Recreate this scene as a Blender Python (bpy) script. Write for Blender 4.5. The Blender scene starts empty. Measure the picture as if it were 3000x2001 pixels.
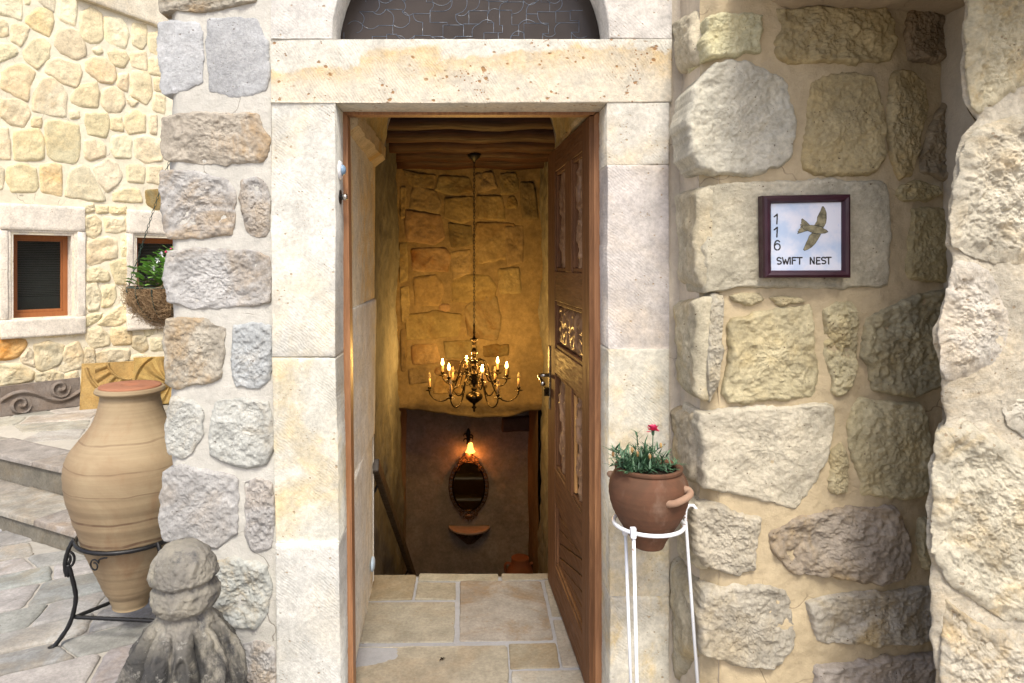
import bpy, bmesh, math, random
import numpy as np
from mathutils import Vector, Matrix
random.seed(7)
S = bpy.context.scene
COL = S.collection
# ------------------------------------------------------------------ camera
FPX, VX, VY, CZ = 2000.0, 1378.0, 770.0, 1.6
cam_d = bpy.data.cameras.new('camera'); cam = bpy.data.objects.new('camera', cam_d); COL.objects.link(cam)
cam.location = (0, 0, CZ); cam.rotation_euler = (math.radians(90), 0, 0)
cam_d.sensor_width = 36; cam_d.lens = 24
cam_d.shift_x = (1500 - VX) / 3000; cam_d.shift_y = -(1000.5 - VY) / 3000
cam_d.clip_start = 0.05; cam_d.clip_end = 200
S.camera = cam
# ------------------------------------------------------------------ sky, sun, exposure
SUN_EL, SUN_AZ = 54.0, 5.0          # azimuth measured from -Y (behind the camera) towards +X
w = bpy.data.worlds.new('World'); S.world = w; w.use_nodes = True
nt = w.node_tree; nt.nodes.clear()
sky = nt.nodes.new('ShaderNodeTexSky'); sky.sky_type = 'NISHITA'; sky.sun_disc = False
sky.sun_elevation = math.radians(SUN_EL); sky.sun_rotation = math.radians(180 - SUN_AZ)
sky.air_density = 0.6; sky.dust_density = 3.5; sky.ozone_density = 0.6
bg = nt.nodes.new('ShaderNodeBackground'); bg.inputs['Strength'].default_value = 0.15
wo = nt.nodes.new('ShaderNodeOutputWorld')
nt.links.new(sky.outputs[0], bg.inputs[0]); nt.links.new(bg.outputs[0], wo.inputs[0])
sl = bpy.data.lights.new('sun', 'SUN'); so = bpy.data.objects.new('sun', sl); COL.objects.link(so)
sl.energy = 1.5; sl.angle = math.radians(15); sl.color = (1.0, 0.96, 0.84)
ce = math.cos(math.radians(SUN_EL))
sdir = Vector((ce * math.sin(math.radians(SUN_AZ)), -ce * math.cos(math.radians(SUN_AZ)), math.sin(math.radians(SUN_EL))))
so.rotation_euler = sdir.to_track_quat('Z', 'Y').to_euler(); so.location = (4, -6, 8)
S.view_settings.view_transform = 'Standard'; S.view_settings.look = 'None'
S.view_settings.gamma = 1; S.view_settings.use_curve_mapping = False
S.view_settings.exposure = 1.03
S.render.engine = 'CYCLES'
S.cycles.max_bounces = 8; S.cycles.diffuse_bounces = 5
# ------------------------------------------------------------------ noise
def _h(ix, iy, iz):
    n = (ix * 374761393 + iy * 668265263 + iz * 1442695041) & 0xffffffff
    n = ((n ^ (n >> 13)) * 1274126177) & 0xffffffff
    n = ((n ^ (n >> 15)) * 2246822519) & 0xffffffff
    return ((n ^ (n >> 16)) & 0xffff) / 32767.5 - 1.0
def vnoise(P):
    I = np.floor(P).astype(np.int64); F = P - I; F = F * F * F * (F * (F * 6 - 15) + 10)
    x, y, z = I.T; fx, fy, fz = F.T; r = 0
    for dx in (0, 1):
        for dy in (0, 1):
            for dz in (0, 1):
                wt = (fx if dx else 1 - fx) * (fy if dy else 1 - fy) * (fz if dz else 1 - fz)
                r = r + wt * _h(x + dx, y + dy, z + dz)
    return r
def fbm(P, o=4, g=.5):
    a, s, t = 1.0, 0, 0
    for i in range(o):
        s = s + a * vnoise(P * 2 ** i + 17.3 * i); t += a; a *= g
    return s / t * 1.6
def facet(u, v, sc, seed):
    x, y = u * sc, v * sc; ix, iy = np.floor(x).astype(np.int64), np.floor(y).astype(np.int64)
    hh = np.full(x.shape, -9e9)
    for dx in (-1, 0, 1):
        for dy in (-1, 0, 1):
            cx, cy = ix + dx, iy + dy; z = np.full(ix.shape, seed, dtype=np.int64)
            px = cx + .5 + .45 * _h(cx, cy, z); py = cy + .5 + .45 * _h(cx, cy, z + 5)
            d = (px - x) ** 2 + (py - y) ** 2
            h = .45 * _h(cx, cy, z + 9) + .9 * (x - px) * _h(cx, cy, z + 11) + .9 * (y - py) * _h(cx, cy, z + 13) - 1.1 * d
            hh = np.maximum(hh, h)
    return hh + .25
def sst(x, a, b):
    t = np.clip((x - a) / (b - a), 0, 1); return t * t * (3 - 2 * t)
# ------------------------------------------------------------------ objects
def tag(o, label=None, cat=None, group=None, kind=None):
    if label: o['label'] = label
    if cat: o['category'] = cat
    if group: o['group'] = group
    if kind: o['kind'] = kind
    return o
def empty(name, loc, label=None, cat=None, group=None, kind=None, parent=None):
    o = bpy.data.objects.new(name, None); COL.objects.link(o); o.location = loc; o.empty_display_size = .1
    if parent is not None: attach(o, parent)
    return tag(o, label, cat, group, kind)
def world_of(o):
    m = Matrix.Translation(o.location) if o.type == 'EMPTY' else Matrix.Identity(4)
    return m
def attach(o, parent):
    o.parent = parent; o.matrix_parent_inverse = world_of(parent).inverted()
def obj(name, V, Fc, mat, parent=None, smooth=True, color=None, kind=None, bevel=0):
    me = bpy.data.meshes.new(name)
    V = V.tolist() if hasattr(V, 'tolist') else V
    Fc = Fc.tolist() if hasattr(Fc, 'tolist') else Fc
    me.from_pydata(V, [], Fc); me.update()
    if smooth: me.polygons.foreach_set('use_smooth', [True] * len(me.polygons))
    if mat: me.materials.append(mat)
    o = bpy.data.objects.new(name, me); COL.objects.link(o)
    if parent is not None: attach(o, parent)
    if color is not None: o.color = (*color[:3], color[3] if len(color) > 3 else 0)
    if kind: o['kind'] = kind
    if bevel:
        b = o.modifiers.new('b', 'BEVEL'); b.width = bevel; b.segments = 2; b.limit_method = 'ANGLE'; b.angle_limit = math.radians(40)
    return o
class MB:
    def __init__(s): s.V = []; s.F = []
    def add(s, V, F):
        n = len(s.V); s.V += [tuple(v) for v in V]; s.F += [[n + i for i in f] for f in F]; return s
    def box(s, x0, x1, y0, y1, z0, z1, M=None):
        V = [(x, y, z) for x in (x0, x1) for y in (y0, y1) for z in (z0, z1)]
        if M is not None: V = [tuple(M @ Vector(v)) for v in V]
        return s.add(V, [(0, 1, 3, 2), (4, 6, 7, 5), (0, 4, 5, 1), (2, 3, 7, 6), (0, 2, 6, 4), (1, 5, 7, 3)])
    def tube(s, pts, r, n=8, cap=True, closed=False, tw=0):
        pts = [Vector(p) for p in pts]; m = len(pts); rs = r if hasattr(r, '__len__') else [r] * m
        T = []
        for i in range(m):
            a = pts[(i - 1) % m] if (closed or i > 0) else pts[0]; b = pts[(i + 1) % m] if (closed or i < m - 1) else pts[-1]
            T.append((b - a).normalized())
        up = Vector((0, 0, 1)) if abs(T[0].z) < .9 else Vector((1, 0, 0))
        N = (up - up.dot(T[0]) * T[0]).normalized(); V = []
        for i in range(m):
            N = (N - N.dot(T[i]) * T[i]).normalized(); B = T[i].cross(N)
            for k in range(n):
                a = 2 * math.pi * k / n + tw * i; V.append(pts[i] + rs[i] * (math.cos(a) * N + math.sin(a) * B))
        Fc = []
        for i in range(m if closed else m - 1):
            j = (i + 1) % m
            for k in range(n):
                l = (k + 1) % n; Fc.append((i * n + k, i * n + l, j * n + l, j * n + k))
        if cap and not closed: Fc.append(tuple(range(n))[::-1]); Fc.append(tuple((m - 1) * n + k for k in range(n)))
        return s.add(V, Fc)
    def lathe(s, prof, cx=0, cy=0, n=32, fn=None):
        V = []; Fc = []; m = len(prof)
        for i, (r, z) in enumerate(prof):
            for k in range(n):
                a = 2 * math.pi * k / n; rr = fn(r, z, a) if fn else r
                V.append((cx + rr * math.cos(a), cy + rr * math.sin(a), z))
        for i in range(m - 1):
            for k in range(n):
                l = (k + 1) % n; Fc.append((i * n + k, i * n + l, (i + 1) * n + l, (i + 1) * n + k))
        Fc.append(tuple(range(n))[::-1]); Fc.append(tuple((m - 1) * n + k for k in range(n)))
        return s.add(V, Fc)
    def ball(s, c, r, n=10, m=7):
        rx, ry, rz = r if hasattr(r, '__len__') else (r, r, r)
        V = [(c[0] + rx * math.sin(math.pi * (i + .0001) / m) * math.cos(2 * math.pi * k / n), c[1] + ry * math.sin(math.pi * (i + .0001) / m) * math.sin(2 * math.pi * k / n), c[2] - rz * math.cos(math.pi * i / m)) for i in range(m + 1) for k in range(n)]
        Fc = [(i * n + k, i * n + (k + 1) % n, (i + 1) * n + (k + 1) % n, (i + 1) * n + k) for i in range(m) for k in range(n)]
        return s.add(V, Fc)
    def quad(s, *p): return s.add(p, [tuple(range(len(p)))])
    def build(s, name, mat, parent=None, **k): return obj(name, s.V, s.F, mat, parent, **k)
def crom(pts, n=6, closed=False):
    P = [Vector(p) for p in pts]; m = len(P); out = []
    for i in range(m if closed else m - 1):
        a = P[(i - 1) % m] if closed or i else P[0]; b = P[i]; c = P[(i + 1) % m]; d = P[(i + 2) % m] if closed or i < m - 2 else P[-1]
        for k in range(n):
            t = k / n
            out.append(.5 * ((2 * b) + (c - a) * t + (2 * a - 5 * b + 4 * c - d) * t * t + (3 * b - a - 3 * c + d) * t ** 3))
    if not closed: out.append(P[-1])
    return out
# ------------------------------------------------------------------ planes seen by pixels of the 3000 px photograph
class Plane:
    def __init__(s, O, U, W, V=(0, 0, 1), warp=None):
        s.O, s.U, s.V, s.W = Vector(O), Vector(U).normalized(), Vector(V).normalized(), Vector(W).normalized(); s.warp = warp
        s.A = np.array([s.U, s.V, s.W]); s.o = np.array(s.O)
    def uv(s, px, py):
        d = Vector(((px - VX) / FPX, 1, -(py - VY) / FPX)); c = Vector((0, 0, CZ))
        P = c + d * ((s.O - c).dot(s.W) / d.dot(s.W)) - s.O
        return (P.dot(s.U), P.dot(s.V))
    def pts(s, uvw):
        P = np.asarray(uvw, float) @ s.A + s.o
        return s.warp(P) if s.warp else P
    def M(s):
        return Matrix(((s.U.x, s.V.x, s.W.x, s.O.x), (s.U.y, s.V.y, s.W.y, s.O.y), (s.U.z, s.V.z, s.W.z, s.O.z), (0, 0, 0, 1)))
def at(px, py, Y): return Vector(((px - VX) / FPX * Y, Y, CZ - (py - VY) / FPX * Y))
def resample(poly, N, rnd=.012):
    P = np.array(poly, float); Q = np.vstack([P, P[:1]]); sg = np.hypot(*np.diff(Q, axis=0).T); L = np.r_[0, np.cumsum(sg)]
    if not rnd:
        out = []
        for i in range(len(P)):
            k = max(1, int(round(N * sg[i] / L[-1])))
            if i == len(P) - 1: k = max(1, N - len(out))
            out += [Q[i] + (Q[i + 1] - Q[i]) * j / k for j in range(k)]
        return np.array(out)
    D = 512; t = np.linspace(0, L[-1], D, endpoint=False)
    R = np.interp(t, L, Q[:, 0]) + 1j * np.interp(t, L, Q[:, 1])
    f = np.fft.fftfreq(D, L[-1] / D); R = np.fft.ifft(np.fft.fft(R) * np.exp(-2 * (math.pi * f * rnd) ** 2))
    R = R[np.linspace(0, D, N, endpoint=False).astype(int)]
    return np.stack([R.real, R.imag], 1)
def stone(pl, poly, mat, parent, color, proud=.02, rough=.006, edge=.03, back=.015, N=96, R=26, wob=.003, rnd=.012, name='stone', base=0., power=2.2, fac=1., kind=None, lip=.12, grow=0., fine=.55, slant=0.):
    """one stone of a wall: outline in plane coordinates, rough convex face, sides going back into the mortar"""
    seed = random.randrange(9999)
    B = resample(poly, N, rnd); N = len(B); c = B.mean(0)
    Q = np.c_[B * 28, np.full(N, seed * .37)]; D = B - c; L = np.hypot(*D.T)[:, None] + 1e-6
    L = L[:, 0]; D = D * (1 + grow / L)[:, None]; L = np.hypot(*D.T)
    Wb = D / L[:, None] * (vnoise(Q)[:, None] * wob + vnoise(Q * 3.1)[:, None] * wob * .5 + vnoise(Q * 7.7)[:, None] * wob * .25)
    ein = np.minimum(edge / L, .6); UV = [c[None]]; d = [np.array([L.min()])]
    rings = [t * (1 - ein) for t in np.linspace(0, 1, R + 1)[1:]] + [1 - ein * e for e in (.75, .5, .28, .1, 0)]
    for r in rings: UV.append(c + D * r[:, None] + Wb * sst((r - 1) * L, -.022, 0)[:, None]); d.append((1 - r) * L)
    B = c + D + Wb
    R = len(rings)
    UV.append(B); d = np.concatenate(d + [L * 0]); UV = np.concatenate(UV)
    s = np.clip(d / edge, 0, 1); prof = 1 - (1 - s) ** power
    P3 = np.c_[UV * 9, np.full(len(UV), seed * .71)]
    tl = np.array([random.uniform(-1, 1), random.uniform(-1, 1)]) * .02
    h = prof * (proud + (UV - c) @ tl) + prof * (rough * fbm(P3, 5, .55) + rough * .9 * fac * facet(UV[:, 0], UV[:, 1], 15, seed) + rough * .22 * fac * facet(UV[:, 0], UV[:, 1], 42, seed + 3) + fine * rough * fac * (.15 * (.45 - np.abs(vnoise(P3 * 5.5))) + .75 * fbm(P3 * 6, 3, .75)))
    b0 = base(UV[:, 0], UV[:, 1]) if callable(base) else np.full(len(UV), base)
    w_ = b0 + proud * lip * (1 - prof) + h; w_[-N:] = b0[-N:] - back; UV[-N:, 0] += slant * back
    V = pl.pts(np.c_[UV, w_])
    F = [(0, 1 + k, 1 + (k + 1) % N) for k in range(N)]
    for i in range(R):
        a = 1 + i * N; b = a + N
        F += [(a + k, b + k, b + (k + 1) % N, a + (k + 1) % N) for k in range(N)]
    # orientation
    if (np.sum(B[:, 0] * np.roll(B[:, 1], -1) - np.roll(B[:, 0], -1) * B[:, 1]) < 0): F = [f[::-1] for f in F]
    if np.linalg.det(pl.A) < 0: F = [f[::-1] for f in F]
    return obj(name, V, F, mat, parent, color=color, kind=kind)
def field(pl, u0, u1, v0, v1, step, mat, parent, name, wfn=None, holes=(), skirt=0, color=(1, 1, 1), ufn=None, vfn=None, kind=None, su=0.):
    nu, nv = max(2, int((u1 - u0) / step)), max(2, int((v1 - v0) / step))
    uu, vv = np.meshgrid(np.linspace(u0, u1, nu + 1), np.linspace(v0, v1, nv + 1), indexing='ij')
    U, V_ = uu.ravel().copy(), vv.ravel().copy()
    if ufn is not None: U = ufn(U, V_)
    if vfn is not None: V_ = vfn(U, V_)
    W_ = wfn(U, V_) if wfn is not None else U * 0
    cu = (uu[:-1, :-1] + uu[1:, 1:]) / 2; cv = (vv[:-1, :-1] + vv[1:, 1:]) / 2; ok = np.ones(cu.shape, bool)
    for a, b, c_, d_ in holes: ok &= ~((cu > a) & (cu < b) & (cv > c_) & (cv < d_))
    idx = np.arange((nu + 1) * (nv + 1)).reshape(nu + 1, nv + 1)
    F = np.stack([idx[:-1, :-1], idx[1:, :-1], idx[1:, 1:], idx[:-1, 1:]], -1)[ok]
    P = np.c_[U, V_, W_]
    F = F.tolist()
    if skirt:
        ring = list(idx[:, 0]) + list(idx[-1, 1:]) + list(idx[-2::-1, -1]) + list(idx[0, -2:0:-1])
        n0 = len(P); Q = P[ring].copy(); Q[:, 2] = -skirt; Q[:, 0] += su; P = np.vstack([P, Q]); m = len(ring)
        F += [(int(ring[i]), n0 + i, n0 + (i + 1) % m, int(ring[(i + 1) % m])) for i in range(m)]
    if np.linalg.det(pl.A) < 0: F = [f[::-1] for f in F]
    return obj(name, pl.pts(P), F, mat, parent, color=color, kind=kind)
# ------------------------------------------------------------------ materials
class NT:
    def __init__(s, name, rough=.85, spec=.3):
        s.m = bpy.data.materials.new(name); s.m.use_nodes = True; s.t = s.m.node_tree; s.t.nodes.clear()
        s.o = s.t.nodes.new('ShaderNodeOutputMaterial'); s.b = s.t.nodes.new('ShaderNodeBsdfPrincipled')
        s.t.links.new(s.b.outputs[0], s.o.inputs[0]); s.b.inputs['Roughness'].default_value = rough
        s.b.inputs['Specular IOR Level'].default_value = spec
        s.tc = s.n('ShaderNodeTexCoord'); s.co = s.tc.outputs['Object']
    def n(s, t, **k):
        x = s.t.nodes.new(t)
        for a, b in k.items(): setattr(x, a, b)
        return x
    def put(s, sock, v):
        if hasattr(v, 'is_linked'): s.t.links.new(v, sock)
        elif v is not None:
            if isinstance(v, tuple) and len(v) == 3 and sock.type == 'RGBA': v = (*v, 1)
            sock.default_value = v
    def noise(s, sc, det=6, ro=.6, dist=0, co=None):
        x = s.n('ShaderNodeTexNoise'); s.put(x.inputs['Vector'], co or s.co)
        x.inputs['Scale'].default_value = sc; x.inputs['Detail'].default_value = det; x.inputs['Roughness'].default_value = ro; x.inputs['Distortion'].default_value = dist
        return x.outputs['Fac']
    def vor(s, sc, co=None, feat='F1', rnd=1):
        x = s.n('ShaderNodeTexVoronoi'); x.feature = feat; s.put(x.inputs['Vector'], co or s.co); x.inputs['Scale'].default_value = sc
        x.inputs['Randomness'].default_value = rnd
        return x.outputs['Distance']
    def mapr(s, v, a, b, c=0., d=1.):
        x = s.n('ShaderNodeMapRange'); s.put(x.inputs[0], v)
        for i, q in enumerate((a, b, c, d)): x.inputs[1 + i].default_value = q
        x.interpolation_type = 'SMOOTHSTEP'
        return x.outputs[0]
    def math(s, op, a, b=None):
        x = s.n('ShaderNodeMath'); x.operation = op; s.put(x.inputs[0], a)
        if b is not None: s.put(x.inputs[1], b)
        return x.outputs[0]
    def mix(s, f, a, b, mode='MIX'):
        x = s.n('ShaderNodeMix'); x.data_type = 'RGBA'; x.blend_type = mode
        s.put(x.inputs[0], f); s.put(x.inputs[6], a); s.put(x.inputs[7], b); return x.outputs[2]
    def scale(s, vec, sc, rot=(0, 0, 0)):
        x = s.n('ShaderNodeMapping'); s.put(x.inputs[0], vec); x.inputs['Scale'].default_value = sc; x.inputs['Rotation'].default_value = rot
        return x.outputs[0]
    def bump(s, h, st, dist, prev=None):
        x = s.n('ShaderNodeBump'); s.put(x.inputs['Height'], h); x.inputs['Strength'].default_value = st; x.inputs['Distance'].default_value = dist
        if prev is not None: s.put(x.inputs['Normal'], prev)
        return x.outputs[0]
    def done(s, col, nrm=None, rough=None):
        s.put(s.b.inputs['Base Color'], col)
        if nrm is not None: s.put(s.b.inputs['Normal'], nrm)
        if rough is not None: s.put(s.b.inputs['Roughness'], rough)
        return s.m
def oc(m):
    x = m.n('ShaderNodeObjectInfo'); return x.outputs['Color'], x.outputs['Alpha'], x.outputs['Random']
def stonemat(name, second=(.45, .30, .16), blot=2.5, var=.16, pit=(.12, .08, .05), pitsc=55, pitth=.17, bs=.7, chisel=0, fine=120, mid=26, grime=0, streak=0, band=False, bd=1., pita=.9):
    m = NT(name, .93, .15); col, al, rnd = oc(m)
    off = m.n('ShaderNodeVectorMath'); off.operation = 'ADD'; cx = m.n('ShaderNodeCombineXYZ')
    r7 = m.math('MULTIPLY', rnd, 7.); [m.put(cx.inputs[i], r7) for i in range(3)]
    m.put(off.inputs[0], m.co); m.put(off.inputs[1], cx.outputs[0]); co = off.outputs[0]
    n1 = m.noise(blot * 2.2, 5, .62, .4, co); n2 = m.noise(11, 8, .7, 0, co); n3 = m.noise(fine * .6, 4, .7, 0, co)
    k = m.mapr(n1, .3, .72, 1 - var, 1 + var * .7)
    k = m.math('MULTIPLY', k, m.mapr(n2, .28, .72, .80, 1.12)); k = m.math('MULTIPLY', k, m.mapr(n3, .28, .72, .84, 1.12))
    vm = m.n('ShaderNodeVectorMath'); vm.operation = 'SCALE'; m.put(vm.inputs[0], col); m.put(vm.inputs['Scale'], k)
    c = vm.outputs[0]
    st = m.noise(blot * 1.5, 9, .68, .9, co); st = m.mapr(st, .44, .62)
    if band:   # ochre vein running along the stone, pale above it
        sp = m.n('ShaderNodeSeparateXYZ'); m.put(sp.inputs[0], m.co); zz = m.math('ADD', sp.outputs[2], m.mapr(m.noise(4, 7, .65, .5), .25, .75, -.045, .045))
        zb = m.math('ADD', m.math('MULTIPLY', sp.outputs[0], .045), 2.315); dz = m.math('SUBTRACT', zb, zz)
        st = m.math('ADD', m.math('MULTIPLY', m.mapr(dz, -.012, .012), m.mapr(dz, .0, .11, 1.1, .38)), m.math('MULTIPLY', m.mapr(m.noise(9, 6, .7), .5, .7), .18))
    st = m.math('MULTIPLY', st, al)
    st = m.math('MULTIPLY', st, m.mapr(n2, .3, .7, .45, 1.1))
    sc_ = m.mix(1., c, (second[0] * 1.8, second[1] * 1.8, second[2] * 1.8), 'MULTIPLY')
    c = m.mix(st, c, sc_)
    if grime:
        g = m.mapr(m.noise(6, 8, .72, .3, co), .52, .7); c = m.mix(m.math('MULTIPLY', g, grime), c, (.16, .155, .14))
    if streak:
        g = m.mapr(m.noise(9, 6, .6, .4, m.scale(co, (1, 1, .16))), .5, .68); c = m.mix(m.math('MULTIPLY', g, streak), c, (.5, .34, .12))
    d = m.math('MINIMUM', m.math('MULTIPLY', m.vor(pitsc, m.scale(co, (1, 1, 1.25))), m.mapr(m.noise(pitsc * .8, 3), .3, .7, .55, 1.9)), m.math('MULTIPLY', m.vor(pitsc * 2.3, co), m.mapr(n2, .35, .65, .8, 2.2))); pm = m.math('MULTIPLY', m.mapr(d, pitth * .55, pitth, 1, 0), m.mapr(m.noise(pitsc * .35, 2, .5, 0, co), .49, .58))
    c = m.mix(m.math('MULTIPLY', pm, pita), c, pit)
    h = m.noise(mid, 9, .72, .2, co)
    b = m.bump(h, bs, .0065 * bd)
    b = m.bump(m.noise(fine * .8, 5, .75, 0, co), bs, .0022 * (.5 + .5 * bd), b)
    b = m.bump(m.math('SUBTRACT', 1., pm), .6, .003, b)
    if chisel:
        wv = m.n('ShaderNodeTexWave'); wv.wave_type = 'BANDS'; wv.bands_direction = 'X'
        q = m.scale(co, (1, 1, 1), (0, math.radians(chisel), 0)); m.put(wv.inputs['Vector'], q)
        wv.inputs['Scale'].default_value = 33; wv.inputs['Distortion'].default_value = 9.0; wv.inputs['Detail'].default_value = 3; wv.inputs['Detail Scale'].default_value = .6
        b = m.bump(m.math('MULTIPLY', wv.outputs['Fac'], m.mapr(m.noise(5, 4), .42, .62)), .4, .0016, b)
    return m.done(c, b)
M = {}
M['pier'] = stonemat('pale_tuff', second=(.44, .33, .20), blot=2.6, bs=.9, bd=1.5, pitsc=70, pitth=.2, pit=(.2, .18, .16))
M['ash'] = stonemat('dressed_limestone', second=(.52, .39, .17), blot=1.7, var=.06, bs=.6, chisel=50, pitsc=46, pitth=.20, pit=(.33, .24, .14), pita=.75)
M['tan'] = stonemat('tan_tuff', second=(.50, .42, .27), blot=2.2, bs=.95, bd=1.7, pitsc=60, pitth=.15)
M['pil'] = stonemat('cream_rock', second=(.5, .38, .2), blot=3, bs=1., mid=30, bd=2.2, pitsc=50, pitth=.2, pit=(.35, .27, .18))
M['far'] = stonemat('yellow_limestone', second=(.55, .36, .12), blot=1.5, var=.1, bs=.5, pitsc=40, pitth=.14, pit=(.35, .25, .12))
M['int'] = stonemat('interior_stone', second=(.25, .14, .06), blot=1.2, bs=.5, pitsc=30, pitth=.12, mid=18, fine=60)
M['lintel'] = stonemat('lintel_limestone', second=(.5, .34, .13), blot=2., var=.05, bs=.6, chisel=35, pitsc=34, pitth=.26, pit=(.28, .15, .06), band=True)
M['floor'] = stonemat('floor_limestone', second=(.42, .33, .24), blot=1.8, var=.08, bs=.22, pitsc=38, pitth=.13, pit=(.22, .15, .09))
M['pave'] = stonemat('paving_stone', second=(.45, .38, .30), blot=2.5, var=.14, bs=.45, pitsc=30, pitth=.1, grime=.35)
M['finial'] = stonemat('weathered_stone', second=(.5, .42, .25), blot=4, var=.3, bs=1., grime=.9, pitsc=45, pitth=.2, pit=(.06, .05, .04))
M['relief'] = stonemat('carved_stone', second=(.4, .25, .1), blot=3, bs=.5, grime=.25, pitsc=50)
def mortarmat(name, crack=.5, bs=.9):
    m = NT(name, .95, .1); col, al, rnd = oc(m)
    k = m.math('MULTIPLY', m.mapr(m.noise(5, 6, .6, .5), .3, .7, .9, 1.06), m.mapr(m.noise(45, 5, .7), .25, .75, .93, 1.05))
    vm = m.n('ShaderNodeVectorMath'); vm.operation = 'SCALE'; m.put(vm.inputs[0], col); m.put(vm.inputs['Scale'], k)
    dist = m.noise(6, 4, .6); cv = m.n('ShaderNodeVectorMath'); cv.operation = 'ADD'
    vs = m.n('ShaderNodeTexNoise'); vs.inputs['Scale'].default_value = 9; m.put(vs.inputs['Vector'], m.co); sc = m.n('ShaderNodeVectorMath'); sc.operation = 'SCALE'; m.put(sc.inputs[0], vs.outputs['Color']); sc.inputs['Scale'].default_value = .12
    m.put(cv.inputs[0], m.co); m.put(cv.inputs[1], sc.outputs[0])
    e = m.vor(3.3, cv.outputs[0], 'DISTANCE_TO_EDGE'); cr = m.math('MULTIPLY', m.mapr(e, .002, .006, 1, 0), m.mapr(m.noise(2.4, 2), .5, .58))
    c = m.mix(m.math('MULTIPLY', cr, crack), vm.outputs[0], (.12, .09, .06))
    b = m.bump(m.noise(30, 8, .7, .3), bs, .006); b = m.bump(m.noise(170, 4, .7), bs * .8, .0022, b)
    b = m.bump(m.math('SUBTRACT', 1., cr), crack, .003, b)
    return m.done(c, b)
M['mortar'] = mortarmat('lime_mortar'); M['grout'] = mortarmat('grout', 0, .4)
def plain(name, col, rough=.5, spec=.5, metal=0, var=.12, sc=20, bs=.1, bd=.002):
    m = NT(name, rough, spec); n = m.noise(sc, 6, .65)
    c = m.mix(m.mapr(n, .3, .7), tuple(x * (1 - var) for x in col), tuple(min(1, x * (1 + var)) for x in col))
    m.b.inputs['Metallic'].default_value = metal
    return m.done(c, m.bump(m.noise(sc * 4, 5, .6), bs, bd), m.mapr(m.noise(sc * 1.7, 4), .3, .7, max(.05, rough - .1), min(1, rough + .12)))
def wood(name, c1, c2, axis='Z', rough=.45, sc=1., spec=.35):
    m = NT(name, rough, spec)
    s_ = {'Z': (26, 26, 1.6), 'X': (1.6, 26, 26), 'Y': (26, 1.6, 26)}[axis]
    q = m.scale(m.co, tuple(x * sc for x in s_)); n = m.noise(1.6, 7, .66, 1.4, q); n2 = m.noise(5, 5, .7, .3, q)
    c = m.mix(m.mapr(n, .3, .68), c1, c2); c = m.mix(m.mapr(n2, .56, .72, 0, .45), c, tuple(x * .55 for x in c1))
    c = m.mix(m.mapr(m.noise(3, 4), .4, .75, 0, .35), c, tuple(x * .7 for x in c1))
    return m.done(c, m.bump(n, .35, .002), m.mapr(n2, .3, .7, rough - .08, rough + .18))
M['door'] = wood('door_wood', (.105, .046, .020), (.20, .093, .040), rough=.6, spec=.25)
M['doorx'] = wood('door_wood_across', (.094, .041, .018), (.185, .086, .037), 'Y', rough=.6, spec=.25)
M['carve'] = wood('carved_wood', (.17, .09, .045), (.36, .22, .125), rough=.34, sc=.6)
M['frame'] = wood('frame_wood', (.22, .10, .045), (.36, .18, .085))
M['palewood'] = wood('pale_yellow_wood', (.50, .27, .09), (.60, .34, .13))
M['log'] = wood('log_wood', (.020, .007, .004), (.065, .022, .009), 'X', .6, .6)
M['winframe'] = wood('window_wood', (.27, .095, .03), (.34, .125, .04))
M['iron'] = plain('black_iron', (.012, .012, .013), .42, .5, .3, .3, 60, .5, .002)
M['rail'] = plain('dark_rail', (.035, .022, .012), .5)
M['brass'] = plain('antique_brass', (.038, .026, .014), .33, .5, 1., .25, 40, .1)
M['steel'] = plain('steel', (.5, .48, .45), .25, .5, 1.)
M['white'] = plain('white_enamel', (.78, .80, .84), .35, .5, 0, .04, 30, .2, .001)
m_ = NT('rusty_white_enamel', .35, .5); m_.done(m_.mix(m_.mapr(m_.noise(28, 6, .7), .62, .67), (.74, .77, .80), (.22, .10, .05)), m_.bump(m_.noise(90, 4), .15, .001)); M['whiter'] = m_.m
M['candle'] = plain('candle_sleeve', (.42, .27, .13), .6)
M['bird'] = plain('bird_paint', (.19, .17, .10), .4, .4, 0, .55, 45, .05)
M['ink'] = plain('black_paint', (.012, .012, .013), .45)
M['maroon'] = plain('maroon_frame', (.028, .004, .012), .42, .5, 0, .2, 15)
M['coir'] = plain('coir', (.20, .125, .065), .95, .1, 0, .4, 90, .9, .006)
M['fib'] = plain('coir_fibre', (.36, .25, .14), .9, .1, 0, .3, 30)
M['greenwire'] = plain('green_wire', (.012, .035, .025), .4)
M['soil'] = plain('soil', (.03, .022, .015), 1, .1, 0, .4, 90, 1, .01)
def leafm(name, a, b):
    m = NT(name, .5, .4); n = m.noise(40, 3)
    m.b.inputs['Subsurface Weight'].default_value = 0
    return m.done(m.mix(m.mapr(n, .3, .7), a, b))
M['leaf'] = leafm('dianthus_leaf', (.030, .075, .040), (.075, .16, .075)); M['leaf2'] = leafm('bright_leaf', (.09, .26, .03), (.24, .45, .08))
M['pink'] = leafm('pink_petal', (.55, .02, .09), (.80, .10, .22)); M['petal'] = leafm('white_petal', (.75, .72, .82), (.85, .85, .85)); M['bud'] = leafm('dry_bud', (.25, .13, .05), (.42, .28, .10))
def emis(name, col, st, base=(1, .8, .5)):
    m = NT(name, .3); m.b.inputs['Emission Color'].default_value = (*col, 1); m.b.inputs['Emission Strength'].default_value = st
    return m.done(base)
M['flame'] = emis('lit_bulb', (1., .50, .10), 11)
M['shade'] = emis('lit_glass_shade', (1., .34, .06), 2.6)
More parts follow.
